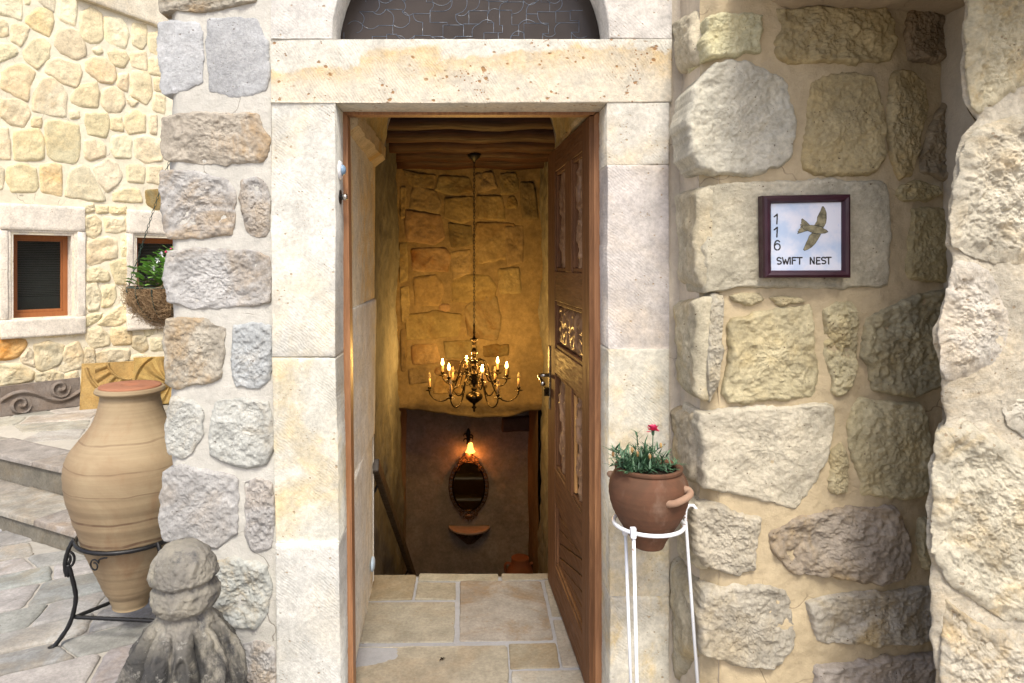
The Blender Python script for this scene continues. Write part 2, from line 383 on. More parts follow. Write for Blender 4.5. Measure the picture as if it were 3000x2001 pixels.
def glassm(name, col, rough=.05, tr=.9):
    m = NT(name, rough, .5); m.b.inputs['Transmission Weight'].default_value = tr; m.b.inputs['IOR'].default_value = 1.45; return m.done(col)
M['clear'] = glassm('clear_bulb', (1, .85, .6))
m_ = NT('fanlight_glass', .22, .18); n_ = m_.noise(3, 4)
M['fan'] = m_.done(m_.mix(m_.mapr(n_, .3, .7), (.030, .024, .020), (.052, .042, .036)), m_.bump(m_.noise(150, 2), .08, .001))
M['ridge'] = plain('glass_ridge', (.10, .125, .165), .2, .7, 0, .3, 8, .0)
m_ = NT('mirror_glass', .04, .5); m_.b.inputs['Metallic'].default_value = 1.; M['mirror'] = m_.done((.30, .29, .24))
m_ = NT('window_glass', .06, .5); M['wglass'] = m_.done((.012, .014, .013))
M['slat'] = plain('blind_slat', (.11, .11, .10), .4, .4, 0, .1, 10)
M['unlitroom'] = plain('unlit_room_black', (.02, .02, .02), .9, .1)
# terracotta family
def clay(name, a, b, c_, bands=None, sc=5):
    m = NT(name, .8, .25); n = m.noise(sc, 7, .65, .6); n2 = m.noise(sc * 2.2, 6, .6, .2, m.scale(m.co, (1, 1, .35)))
    c = m.mix(m.mapr(n, .36, .66), a, b); c = m.mix(m.mapr(n2, .52, .72, 0, .75), c, c_)
    r = m.noise(1, 4, .5, 0, m.scale(m.co, (2, 2, 90))); c = m.mix(m.mapr(r, .35, .7, 0, .22), c, tuple(x * .6 for x in a))
    if bands:
        sep = m.n('ShaderNodeSeparateXYZ'); m.put(sep.inputs[0], m.co); z = m.math('ADD', sep.outputs[2], m.mapr(m.noise(4, 2), .3, .7, -.006, .006))
        acc = None
        for zb, th, st in bands:
            q = m.mapr(m.math('ABSOLUTE', m.math('SUBTRACT', z, zb)), th * .6, th * 1.3, st, 0); acc = q if acc is None else m.math('MAXIMUM', acc, q)
        c = m.mix(m.math('MULTIPLY', acc, m.mapr(m.noise(14, 3), .3, .6, .45, 1)), c, (.10, .050, .032))
    return m.done(c, m.bump(r, .25, .003, m.bump(m.noise(60, 5, .7), .25, .002)))
def conv(poly, ox, oy, sc): return [(ox + x / sc, oy + y / sc) for x, y in poly]
def jit(c, v, a=None):
    k = 1 + random.uniform(-v, v); r = tuple(x * k * (1 + random.uniform(-v, v) * .25) for x in c[:3])
    return (*r, a if a is not None else random.uniform(0, .8))
def nz(u, v, sc, seed=0., o=4): return fbm(np.c_[u * sc, v * sc, u * 0 + seed], o)
# ================================================================== ground, courtyard paving, steps
gm = plain('packed_ground', (.36, .32, .27), .95, .1, 0, .1, 3, .4, .01)
g = MB()
for x0, x1, y0, y1 in ((-60, -.72, -60, 60), (.78, 60, -60, 60), (-.72, .78, -60, 2.36), (-.72, .78, 6.95, 60)): g.quad((x0, y0, -.03), (x1, y0, -.03), (x1, y1, -.03), (x0, y1, -.03))
g.build('ground', gm, smooth=False, kind='structure')
PG = Plane((0, 0, 0), (1, 0, 0), (0, 0, 1), (0, 1, 0))
pave = empty('courtyard_paving', (-2, 3, 0), 'irregular grey paving slabs with pale mortar joints in the courtyard', 'paving', kind='structure')
field(PG, -4.2, -.75, 1.0, 4.75, .02, M['grout'], pave, 'joint', lambda u, v: -.004 + .003 * nz(u, v, 8), color=(.36, .34, .30))
rt = math.radians(24); cr_, sr_ = math.cos(rt), math.sin(rt)
def slabs(x0, x1, y0, y1, plane, parent, keep, col, sz=(.22, .46), rh=(.17, .26), z=0):
    rows = []; y = y0
    while y < y1: rows.append(y); y += random.uniform(*rh)
    def bend(x, y): return (x + .03 * math.sin(y * 9 + x * 3), y + .035 * math.sin(x * 5 + y * 2.3))
    for a, b in zip(rows, rows[1:]):
        xs = [x0]; sk = []
        while xs[-1] < x1: xs.append(xs[-1] + random.uniform(*sz)); 
        sk = [random.uniform(-.05, .05) for _ in xs]
        for i in range(len(xs) - 1):
            q = [(xs[i] + sk[i], a), (xs[i + 1] + sk[i + 1], a), (xs[i + 1] - sk[i + 1], b), (xs[i] - sk[i], b)]
            cxm = sum(p[0] for p in q) / 4; cym = (a + b) / 2; q = [(cxm + (p[0] - cxm) * .965, cym + (p[1] - cym) * .93) for p in q]
            q = [bend(*p) for p in q]; q = [(p[0] * cr_ - p[1] * sr_, p[0] * sr_ + p[1] * cr_) for p in q]
            m_ = (sum(p[0] for p in q) / 4, sum(p[1] for p in q) / 4)
            if keep(*m_): stone(plane, q, M['pave'], parent, jit(col, .16), proud=.009, rough=.0018, edge=.018, back=.01, N=32, R=5, wob=.006, rnd=.012, name='paving_slab', fac=.6)
e_ = Vector((.888, -.46)); n_ = Vector((.46, .888)); A_ = Vector((-2.79, 4.05))
def sdist(x, y): return (Vector((x, y)) - A_).dot(n_)
slabs(-3, 3.0, 1.2, 6.5, PG, pave, lambda x, y: sdist(x, y) < .12 and 1.3 < y and -4 < x < -.78 and (y < 2.3 or x < -1.12), (.30, .295, .285))
st = empty('stone_steps', (-2.8, 4.05, 0), 'two low grey stone steps rising to the courtyard terrace', 'steps', kind='structure')
PS = Plane((A_.x, A_.y, 0), (e_.x, e_.y, 0), (0, 0, 1), (n_.x, n_.y, 0))
PR1 = Plane((A_.x, A_.y, 0), (e_.x, e_.y, 0), (-n_.x, -n_.y, 0)); PR2 = Plane((A_.x + n_.x * .33, A_.y + n_.y * .33, 0), (e_.x, e_.y, 0), (-n_.x, -n_.y, 0))
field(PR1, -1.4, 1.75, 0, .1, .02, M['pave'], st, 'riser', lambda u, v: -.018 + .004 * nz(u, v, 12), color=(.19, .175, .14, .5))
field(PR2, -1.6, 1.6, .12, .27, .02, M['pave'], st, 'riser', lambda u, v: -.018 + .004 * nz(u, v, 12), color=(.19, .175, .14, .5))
for z_, d0, d1, r0 in ((.10, 0, .34, -1.4), (.27, .33, .62, -1.6)):
    u = r0
    while u < 1.7:
        u2 = min(1.72 if z_ < .2 else 1.58, u + random.uniform(.5, .8))
        if u2 - u < .05: break
        PT = Plane((A_.x, A_.y, z_), (e_.x, e_.y, 0), (0, 0, 1), (n_.x, n_.y, 0))
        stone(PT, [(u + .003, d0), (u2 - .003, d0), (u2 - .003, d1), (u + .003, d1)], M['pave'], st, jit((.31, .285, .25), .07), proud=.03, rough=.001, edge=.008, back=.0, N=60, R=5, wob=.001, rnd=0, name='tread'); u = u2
ter = empty('terrace', (-3, 5, .3), 'pale upper terrace paving below the far wall', 'terrace', kind='structure')
PTt = Plane((0, 0, .292), (1, 0, 0), (0, 0, 1), (0, 1, 0))
t_ = MB(); a = A_ + n_ * .6
P4 = [a - e_ * 2.5, a + e_ * 1.45, Vector((-1.22, 8.5)), Vector((-6.5, 8.5))]
t_.add([(p.x, p.y, .293) for p in P4] + [(p.x, p.y, -.02) for p in P4], [(0, 1, 2, 3), (4, 5, 1, 0), (5, 6, 2, 1)]); t_.build('joint', M['grout'], ter, smooth=False, color=(.44, .41, .35))
slabs(-2.5, 4, 4, 9.5, PTt, ter, lambda x, y: sdist(x, y) > .74 and x < -1.3 and y < 7.4 and (y - 6.3) - (x + 3.93) < .05, (.36, .335, .29), (.3, .6), (.24, .36))
# ================================================================== far courtyard wall
PF = Plane((-3.93, 6.3, 0), (1, 1, 0), (1, -1, 0))
fw = empty('courtyard_wall', (-3.93, 6.3, .3), 'sunny yellow rubble stone wall with two small windows across the courtyard', 'wall')
c2 = lambda pts: [PF.uv(x / 2.614, 560 + y / 2.614) for x, y in pts]
o1 = c2([(104, 330), (548, 960)]); o2u = c2([(1050, 370)])[0][0]; wtop = o1[0][1]; wbot = o1[1][1]
win = [(o1[0][0], o1[1][0], wbot, wtop)]
W1 = o1[1][0] - o1[0][0]; win.append((o2u, o2u + W1, wbot, wtop))
field(PF, -1.6, 2.6, .2, 6, .025, M['mortar'], fw, 'mortar', lambda u, v: .006 * nz(u, v, 5, 3), holes=[(a - .01, b + .01, c, d) for a, b, c, d in win], color=(.76, .69, .52))
b_ = MB(); Mf = PF.M(); b_.box(-1.6, 2.6, .2, 6, -.9, -.5, Mf); b_.build('core', M['mortar'], fw, smooth=False, color=(.5, .45, .36))
F1 = [[(0,-60),(170,-60),(165,160),(90,130),(0,95)],[(185,-40),(240,-40),(225,35),(190,35)],[(210,130),(300,60),(390,80),(410,160),(375,280),(270,230),(195,170)],
[(300,-50),(420,-50),(410,90),(340,50),(290,0)],[(455,-30),(590,-30),(585,100),(575,195),(500,170),(450,140)],[(620,100),(700,60),(780,110),(790,290),(760,325),(690,330),(630,300),(615,200)],
[(800,130),(930,140),(970,200),(985,280),(960,370),(850,340),(805,300)],[(1015,180),(1120,190),(1125,330),(1090,380),(1015,340)],[(1130,260),(1230,240),(1235,430),(1150,400),(1135,330)],
[(95,190),(170,180),(230,220),(160,355),(90,310)],[(0,140),(50,170),(60,270),(0,280)],[(0,330),(90,340),(140,400),(100,430),(0,490)],[(185,390),(270,295),(340,300),(390,350),(370,440),(290,530),(190,450)],
[(440,240),(540,210),(600,240),(650,340),(660,420),(580,455),(470,400),(415,350)],[(710,385),(760,360),(790,400),(750,415)],[(830,400),(880,380),(960,400),(990,450),(950,520),(860,490)],
[(1000,410),(1110,390),(1125,470),(1120,540),(1010,510)],[(1140,450),(1235,450),(1235,580),(1145,560)],[(20,560),(80,500),(180,490),(270,560),(230,660),(215,775),(80,710),(5,680)],
[(370,470),(440,445),(600,490),(630,560),(590,670),(480,640),(350,550)],[(655,480),(720,440),(810,450),(880,520),(890,600),(860,640),(770,630),(660,550)],[(905,570),(980,560),(975,700),(905,660)],
[(1010,550),(1120,545),(1155,600),(1160,740),(1120,800),(1005,730)],[(1180,600),(1240,600),(1245,700),(1190,690)],[(320,600),(400,590),(470,660),(505,720),(505,895),(400,890),(250,850),(260,720)],
[(550,730),(630,650),(740,630),(760,720),(745,820),(620,815),(545,775)],[(790,690),(860,665),(940,710),(955,800),(920,860),(830,860),(780,800)],[(970,760),(1060,780),(1010,815)],
[(1180,710),(1265,740),(1260,870),(1170,840)],[(10,760),(100,760),(200,800),(230,870),(180,970),(80,950),(10,880)],[(255,900),(320,900),(310,970),(245,965)],[(540,850),(600,850),(610,900),(540,910)],
[(655,870),(820,870),(840,950),(810,1055),(670,1030),(650,950)],[(850,910),(930,895),(945,1005),(850,990)],[(960,890),(1030,840),(1110,880),(1110,1010),(985,1025),(950,950)],[(1145,880),(1200,880),(1200,1030),(1150,1020)],
[(0,970),(60,980),(80,1220),(0,1210)],[(110,1000),(300,990),(330,1050),(335,1200),(310,1225),(110,1220)],[(350,925),(450,920),(600,960),(610,1060),(600,1200),(575,1250),(430,1230),(370,1190),(350,1050)],
[(650,1080),(760,1070),(805,1120),(805,1190),(690,1230),(650,1200)],[(860,1050),(960,1030),(1010,1080),(1005,1215),(880,1205),(850,1130)],[(1030,1060),(1110,1035),(1240,1080),(1245,1230),(1110,1245),(1030,1200)],
[(0,1250),(30,1300),(20,1450),(0,1460)],[(60,1280),(160,1250),(270,1290),(290,1420),(270,1470),(90,1470),(55,1380)],[(310,1270),(400,1250),(470,1270),(470,1400),(470,1500),(320,1470)],
[(540,1300),(620,1265),(680,1290),(740,1400),(810,1530),(780,1545),(500,1500),(520,1400)],[(715,1280),(830,1220),(900,1260),(930,1350),(900,1410),(820,1470),(750,1390)],[(970,1270),(1050,1255),(1110,1290),(1100,1400),(980,1390)],
[(1135,1270),(1240,1280),(1240,1415),(1130,1395)],[(870,1480),(960,1440),(1060,1450),(1090,1550),(870,1540)],[(1115,1460),(1210,1450),(1250,1500),(1250,1600),(1190,1600),(1130,1560)]]
F2 = [[(645,100),(715,95),(720,150),(660,165)],[(740,115),(825,115),(825,165),(745,165)],[(845,120),(960,115),(975,170),(850,175)],[(645,200),(720,185),(770,230),(770,320),(720,360),(650,320)],
[(800,200),(950,205),(965,300),(900,320),(810,310)],[(665,390),(820,350),(895,370),(895,510),(800,530),(690,570),(655,530)],[(930,350),(970,340),(970,500),(930,495)],[(665,600),(740,580),(830,620),(835,690),(670,690)],
[(840,550),(970,520),(990,600),(980,710),(890,705)],[(655,730),(740,700),(775,800),(755,910),(680,920),(650,860)],[(790,730),(880,720),(885,820),(850,880),(780,885)],[(650,960),(780,930),(770,970),(660,1040)],
[(800,950),(930,870),(990,900),(980,990),(900,1020),(820,1030),(750,1020)],[(340,1095),(500,1085),(495,1115),(345,1120)],[(530,1090),(600,1080),(570,1115),(530,1110)],[(660,1070),(760,1040),(840,1110),(835,1180),(700,1200),(660,1120)],
[(860,1050),(1000,1040),(1005,1170),(870,1180),(845,1110)],[(0,1120),(190,1140),(200,1180),(130,1270),(50,1290),(0,1290)],[(160,1270),(220,1200),(250,1240),(270,1350),(170,1310)],
[(260,1180),(380,1150),(490,1180),(480,1280),(450,1330),(320,1385),(280,1350)],[(500,1190),(600,1150),(640,1250),(620,1350),(500,1385),(450,1370)],[(650,1200),(720,1210),(730,1330),(640,1350)],
[(740,1240),(850,1210),(990,1210),(990,1290),(880,1330),(750,1330)],[(1020,1110),(1110,1110),(1135,1200),(1090,1235),(1015,1190)],[(1110,1050),(1190,1050),(1180,1100),(1120,1110)],[(1150,1130),(1270,1120),(1275,1220),(1160,1220)],
[(-60,1330),(150,1330),(260,1380),(250,1450),(-60,1500)],[(1010,1260),(1100,1250),(1180,1290),(1000,1300)],[(270,1400),(400,1370),(480,1400),(490,1460),(280,1460)],[(500,1400),(590,1380),(600,1460),(500,1470)]]
fcol = [(.74, .65, .42), (.75, .67, .47), (.74, .63, .42), (.72, .61, .38)]
for k, (grp, oy) in enumerate(((F1, 0), (F2, 560))):
    for i, q in enumerate(grp):
        q = [((x / 2.614 - 12) if x == 0 else x / 2.614, oy + y / 2.614) for x, y in q]
        cl = jit(random.choice(fcol), .07, random.uniform(0, .35))
        if k == 0 and i == 50: cl = (.30, .25, .13, .9)
        if k == 0 and i == 44: cl = (.72, .57, .33, .6)
        if k == 1 and i == 17: cl = (.62, .38, .15, 1.)
        if k == 1 and i > 17: cl = jit((.64, .56, .39), .08, .3)
        stone(PF, [PF.uv(*p) for p in q], M['far'], fw, cl, proud=.011, rough=.005 if k == 0 else .009, edge=.03, N=48, R=12, wob=.005, grow=.012, rnd=.010)
for q in ([(-300,-60),(-20,-60),(-10,100),(-290,120)],[(-300,140),(-30,160),(-20,420),(-280,400)],[(-290,440),(-30,520),(-10,760),(-300,720)],[(-300,760),(-20,800),(-20,1180),(-290,1200)],[(-300,1230),(-30,1240),(-40,1450),(-300,1500)]):
    stone(PF, [PF.uv(x / 2.614, y / 2.614) for x, y in q], M['far'], fw, jit(fcol[0], .07, .3), proud=.026, N=36, R=6)
rg = random.Random(31); yv = .32
while yv < 5.3:   # the wall goes on behind the pier and above the frame
    hh = rg.uniform(.13, .22); xu = (PF.uv(496, 700)[0] + .04) if yv < 4.25 else -1.5
    xu += rg.uniform(0, .05)
    while xu < 2.45:
        wd_ = rg.uniform(.12, .27); jj = lambda: rg.uniform(-.02, .02)
        if not (xu < win[1][1] + .14 and yv < win[1][3] + .30 and yv + hh > win[1][2] - .19):
            stone(PF, [(xu + jj(), yv + jj()), (xu + wd_ / 2, yv + jj()), (xu + wd_ - .03 + jj(), yv + jj()), (xu + wd_ - .03 + jj(), yv + hh - .03 + jj()), (xu + wd_ / 2, yv + hh - .03 + jj()), (xu + jj(), yv + hh - .03 + jj())], M['far'], fw, jit(rg.choice(fcol), .07, .2), proud=.012, rough=.005, edge=.03, N=28, R=5, wob=.005, rnd=.014)
        xu += wd_
    yv += hh
stone(PF, [PF.uv(x / 2.614, y / 2.614) for x, y in [(600,-300),(1500,-150),(1500,325),(1215,215),(640,12),(560,-15)]], M['far'], fw, (.64, .58, .45, .2), proud=.05, rough=.003, edge=.012, N=60, R=8, rnd=0, name='ledge_block')
for k, (ua, ub, va, vb) in enumerate(win):
    wn = empty('window', PF.pts([[ua, va, 0]])[0].tolist(), parent=fw)
    sl_ = (.72, .66, .56, .06); wd = .105
    for nm, a, b, c, d, pr in (('lintel_stone', ua - wd, ub + .115, vb + .04, vb + .275, .022), ('sill_stone', ua - wd, ub + .115, va - .17, va, .045), ('jamb_stone', ua - wd, ua - .045, va, vb + .04, .022), ('jamb_stone', ub + .045, ub + .115, va, vb + .04, .022)):
        stone(PF, [(a, c), (b, c), (b, d), (a, d)], M['ash'], wn, sl_, proud=pr, rough=.001, edge=.006, back=.02, N=60, R=4, wob=.0015, rnd=0, name=nm)
    m = MB()
    for i_, (of, ww) in enumerate(((.045, .010), (.022, -.002))):
        of2 = .022 if i_ == 0 else 0
        for a, b, c, d in ((ua - of, ub + of, vb + of2, vb + of), (ua - of, ua - of2, va + .001, vb + of2), (ub + of2, ub + of, va + .001, vb + of2)): m.box(a, b, c, d, -.16, ww, Mf)
    m.build('reveal_moulding', M['ash'], wn, smooth=False, color=sl_, bevel=.003)
    m = MB(); m.box(ua, ub, va - .02, va - .001, -.2, .0, Mf); m.build('sill_back', M['ash'], wn, smooth=False, color=sl_)
    f = MB(); t = .042
    for a, b, c, d in ((ua, ub, va, va + t * 1.1), (ua, ub, vb - t * .8, vb), (ua, ua + t, va + t * 1.1, vb - t * .8), (ub - t, ub, va + t * 1.1, vb - t * .8)): f.box(a, b, c, d, -.17, -.125, Mf)
    for a, b, c, d in ((ua + t, ub - t, va + t * 1.1, va + t * 1.75), (ua + t, ub - t, vb - t * 1.3, vb - t * .8), (ub - t * 1.35, ub - t, va + t * 1.75, vb - t * 1.3), (ua + t, ua + t * 1.35, va + t * 1.75, vb - t * 1.3)): f.box(a, b, c, d, -.165, -.137, Mf)
    fr = f.build('window_frame', M['winframe'], wn, smooth=False, bevel=.002)
    m = MB(); m.box(ua + .04, ub - .04, va + .05, vb - .04, -.16, -.155, Mf); m.build('window_pane', glassm('thin_pane', (.8, .85, .85), .03, 1.) if k == 0 else bpy.data.materials['thin_pane'], wn, smooth=False)
    m = MB(); z = va + .06
    while z < vb - .05:
        m.quad(*[tuple(Mf @ Vector(p)) for p in ((ua + .04, z, -.185), (ub - .04, z, -.185), (ub - .04, z + .010, -.2), (ua + .04, z + .010, -.2))]); z += .0165 if z > va + .18 else .010
    m.build('blind', M['slat'], wn, smooth=False, kind='stuff')
    m = MB(); m.box(ua - .02, ub + .02, va - .02, vb + .02, -.26, -.22, Mf); m.build('unlit_room_sheet', M['unlitroom'], wn, smooth=False)  # black sheet standing in for the unlit room behind the blind
# ================================================================== house front
PH = Plane((0, 2.37, 0), (1, 0, 0), (0, -1, 0)); uv = PH.uv
house = empty('stone_house', (0, 2.37, 0), 'pale stone house front with dressed doorway surround and open carved door', 'house')
x797 = uv(797, 0)[0]; x1965 = uv(1965, 0)[0]
m = MB()
m.box(-1.04, -.62, 2.42, 3.4, -.02, 4.2); m.box(.62, 2.2, 2.46, 3.4, -.02, 4.2); m.box(-.62, .62, 2.66, 3.4, 2.66, 4.2); m.box(-.62, .62, 2.4, 2.66, 3.02, 4.2)
m.box(-.62, -.495, 2.52, 3.4, -.02, 2.66); m.box(.535, .62, 2.52, 3.4, -.02, 2.66); m.box(-2.4, 2.2, 2.42, 3.4, 4.2, 4.5)
m.build('wall_core', M['mortar'], house, smooth=False, color=(.5, .46, .38))
# pier mortar with ragged left arris
def pier_u(u, v):
    e = -1.048 + .010 * nz(v * 0, v, 6, 2) + .006 * nz(v * 0, v, 22, 5) - (v - 1.6) * .002
    return np.where(u < -1.0, e + (u + 1.05) * ((-1.0 - e) / .05), u)
pm = lambda u, v: .004 * nz(u, v, 6, 1) + .0018 * nz(u, v, 30, 2) - .03 * (1 - sst(u, -1.055, -1.0)) ** 2
field(PH, -1.05, x797 + .02, -.02, 3.3, .011, M['mortar'], house, 'pier_mortar', pm, skirt=1.0, color=(.50, .485, .435), ufn=pier_u)
field(PH, x1965 - .02, .74, -.02, 3.3, .011, M['mortar'], house, 'side_plaster', lambda u, v: .003 + .003 * nz(u, v, 6, 9) + .0015 * nz(u, v, 25, 2), color=(.60, .54, .44))
field(PH, -.7, .74, 3.0, 4.2, .05, M['mortar'], house, 'upper_plaster', lambda u, v: .003 * nz(u, v, 6), color=(.56, .5, .4))
c4 = lambda q: conv(q, 440, 0, 1.568); c5 = lambda q: conv(q, 440, 900, 1.423)
GREY, BRN, LIL, PALE = (.42, .435, .435), (.40, .365, .30), (.42, .41, .39), (.45, .455, .42)
pier = [(c4([(52,-80),(490,-80),(485,10),(390,25),(240,55),(120,45),(65,60),(50,20)]), BRN, .9, .010),
(c4([(45,110),(130,100),(228,110),(240,200),(235,370),(180,400),(70,430),(50,400),(60,300),(40,200)]), GREY, .05, .0015),
(c4([(270,95),(400,85),(490,100),(535,200),(540,330),(530,405),(450,435),(370,435),(275,415),(268,250)]), GREY, .05, .0015),
(c4([(65,545),(130,525),(230,520),(400,525),(500,520),(510,590),(545,640),(545,690),(510,740),(380,750),(230,745),(80,735),(60,700),(66,620)]), BRN, 1., .010),
(c4([(60,790),(140,785),(260,805),(350,830),(380,880),(390,1000),(370,1075),(260,1085),(90,1095),(70,1040),(58,880)]), LIL, .8, .011),
(c4([(420,830),(490,815),(530,850),(545,920),(545,1040),(530,1080),(470,1075),(440,1050),(420,920)]), LIL, .7, .010),
(c4([(95,1160),(200,1145),(350,1150),(480,1155),(545,1180),(555,1300),(545,1390),(400,1405),(200,1410),(90,1380),(75,1280),(82,1200)]), LIL, .6, .010),
(c5([(72,50),(150,45),(240,60),(310,95),(305,180),(300,290),(230,310),(110,330),(75,310),(68,180)]), BRN, .8, .010),
(c5([(350,80),(430,70),(505,85),(505,200),(500,290),(440,335),(360,320),(345,280),(348,180)]), GREY, .4, .009),
(c5([(90,380),(180,390),(215,440),(215,520),(180,600),(140,618),(80,600),(75,500)]), PALE, .4, .008),
(c5([(275,400),(380,385),(490,395),(505,470),(512,580),(480,650),(400,660),(310,640),(258,600),(262,500)]), PALE, .4, .010),
(c5([(62,690),(120,665),(240,680),(320,700),(360,720),(362,800),(355,940),(280,1000),(150,985),(70,970),(48,870)]), LIL, .3, .007),
(c5([(400,740),(450,715),(505,735),(520,850),(505,990),(430,1010),(405,960)]), LIL, .4, .011),
(c5([(240,1070),(370,1050),(480,1080),(500,1150),(490,1260),(440,1330),(340,1330),(280,1280),(230,1190)]), PALE, .9, .012),
(c5([(380,1420),(450,1390),(520,1430),(525,1568),(520,1650),(400,1650),(390,1500)]), LIL, .6, .010),
(c5([(60,1070),(190,1060),(215,1200),(200,1330),(70,1330)]), LIL, .6, .010),
(c5([(60,1390),(340,1390),(345,1640),(65,1650)]), PALE, .6, .010),
(c4([(55,-400),(280,-400),(280,-110),(55,-110)]), GREY, .4, .006), (c4([(310,-400),(530,-400),(530,-110),(310,-110)]), BRN, .6, .006)]
for q, cl, st_, ro in pier:
    q = [uv(x - 3 if x < 500 else x, y) for x, y in q]; left = min(p[0] for p in q) < -1.02
    stone(PH, q, M['pier'], house, (*jit(cl, .04)[:3], st_), proud=.006 if ro > .002 else .004, grow=.007, lip=.3, rough=ro * .8, edge=.014, fine=.8, base=.0035 if ro > .002 else .001, back=.10 if left else .015, N=170, R=42, wob=.006, rnd=.005)
# dressed surround
ASH = (.60, .58, .50)
ASHK = 1
def ashlar(px, col, nm='surround_block', back=.132, **k): return stone(PH, [uv(*p) for p in px], M['lintel' if 'lintel' in nm else 'ash'], house, col, proud=.014, rough=.0014, edge=.005, back=back, N=220, R=24, grow=.0011, wob=.0014, rnd=0, name=nm, fac=.8, power=1.6, lip=.94, **k)
ashlar([(797, 119), (1965, 119), (1965, 302), (1777, 303), (985, 303), (798, 302)][::-1], (.585, .565, .495, .62), 'door_lintel')
ashlar([(797, 304), (984, 304), (986, 1044), (801, 1044)][::-1], (.575, .565, .51, .3)); ashlar([(801, 1046), (986, 1046), (996, 1584), (812, 1584)][::-1], (.575, .56, .485, .55)); ashlar([(812, 1586), (996, 1586), (1001, 2300), (816, 2300)][::-1], (.575, .57, .525, .15))
ashlar([(1777, 304), (1957, 304), (1957, 484), (1777, 484)][::-1], (.575, .55, .485, .35)); ashlar([(1777, 486), (1956, 486), (1957, 1020), (1780, 1020)][::-1], (.53, .495, .465, .25)); ashlar([(1780, 1022), (1957, 1022), (1957, 1740), (1784, 1740)][::-1], (.575, .55, .465, .55)); ashlar([(1784, 1742), (1957, 1742), (1955, 2300), (1786, 2300)][::-1], (.565, .535, .445, .75))
AR, AZ = .478, 2.3745
def arc(a0, a1, n=14): return [(AR * math.cos(math.radians(a0 + (a1 - a0) * i / n)), AZ + AR * math.sin(math.radians(a0 + (a1 - a0) * i / n))) for i in range(n + 1)]
for q, cl in (([(x797, AZ)] + arc(180, 150) + [(x797, 2.74)], (.55, .54, .51, .08)), ([(x797, 2.743)] + arc(149.6, 112) + [(-.33, 3.05), (x797, 3.05)], (.58, .56, .5, .2)), ([(-.326, 3.05)] + arc(111.6, 68) + [(.326, 3.05)], (.58, .56, .5, .2)),
              ([(.33, 3.05)] + arc(67.6, 30) + [(x1965, 2.743), (x1965, 3.05)], (.58, .56, .5, .2)), ([(x1965, 2.74)] + arc(29.6, 0) + [(x1965, AZ)], (.585, .56, .52, .05))):
    stone(PH, q[::-1], M['ash'], house, cl, proud=.014, rough=.0012, edge=.006, back=.132, N=150, R=14, wob=.001, rnd=0, name='arch_stone', power=1.6, lip=.94)
# fanlight with raised pattern
m = MB(); m.add([(x, 2.505, z) for x, z in arc(180, 0, 40)] + [(x, 2.52, z) for x, z in arc(180, 0, 40)], [tuple(range(41)), tuple(range(81, 40, -1))])
fan = m.build('fanlight', M['fan'], house, smooth=False)
pat = MB(); rng = random.Random(3); cs = .052
def inside(x, z): return z > AZ + .002 and math.hypot(x, z - AZ) < AR - .004
for i in range(-10, 11):
    for j in range(0, 10):
        if i * i + j * j > 92: continue
        node = lambda a, b: ((a + .26 * rng_h(a, b, 1)) * cs + (.5 * cs if b % 2 else 0), AZ + (b + .22 * rng_h(a, b, 2)) * cs * .8 - .02)
        rng_h = lambda a, b, s_: math.sin(a * 127.1 + b * 311.7 + s_ * 74.7) * 43758.5 % 1 * 2 - 1
        p = node(i, j); R_ = node(i + 1, j); U_ = node(i, j + 1) if j % 2 else node(i, j + 1)
        for q_, kk in ((R_, 5), (U_, 6)):
            h_ = rng_h(i, j, kk); mid = ((p[0] + q_[0]) / 2, (p[1] + q_[1]) / 2); dx, dz = q_[0] - p[0], q_[1] - p[1]
            if h_ < -.55: continue
            if h_ < .1: pl_ = [p, (q_[0], p[1]), q_]
            elif h_ < .25: pl_ = [p, (p[0], q_[1]), q_]
            else:
                b_s = .45 if rng_h(i, j, 8) > 0 else -.45
                pl_ = [(p[0] + dx * t - dz * b_s * 4 * t * (1 - t) * .55, p[1] + dz * t + dx * b_s * 4 * t * (1 - t) * .55) for t in [k_ / 8 for k_ in range(9)]]
            if all(inside(*t) for t in pl_): pat.tube([(x, 2.5045, z) for x, z in pl_], .0011, 5)
pat.build('raised_glass_pattern', M['ridge'], fan, kind='stuff')
# passage behind the door: reveals, imposts, barrel vault
PL = Plane((-.463, 2.53, 0), (.026, -.9, 0), (.9, .026, 0))
for z0, z1, cl in ((0, .74, (.74, .73, .68, .35)), (.743, 1.42, (.73, .72, .67, .35)), (1.423, 2.12, (.72, .66, .52, .7))):
    stone(PL, [(-.9, z0), (0.005, z0), (.005, z1), (-.9, z1)], M['ash'], house, cl, proud=.006, rough=.0016, edge=.006, back=.05, N=110, R=14, wob=.001, rnd=0, name='reveal_block', power=1.6, lip=.7)
for sx, zb, xo in ((-1, 2.07, .484), (1, 2.146, .53)):
    xs = [(sx * xo, zb), (sx * .424, zb + .045 if sx < 0 else 2.156), (sx * .42, 2.172), (sx * (xo + .02), 2.172)]
    m = MB(); V = []; n_y = 30
    for i in range(n_y + 1):
        y = 2.56 + .84 * i / n_y; k_ = .003 * math.sin(i * .55) + .0015 * math.sin(i * 1.3); V += [(x + k_ * (j in (1, 2)), y, z + k_ * (j in (0, 1)) * (sx < 0)) for j, (x, z) in enumerate(xs)]
    m.add(V, [(i * 4 + j, i * 4 + (j + 1) % 4, i * 4 + 4 + (j + 1) % 4, i * 4 + 4 + j) for i in range(n_y) for j in range(4)] + [(0, 1, 2, 3), (n_y * 4 + 3, n_y * 4 + 2, n_y * 4 + 1, n_y * 4)])
    m.build('impost', M['ash'], house, smooth=False, color=(.52, .42, .26, .9))
m = MB(); V = []; na, ny = 40, 26
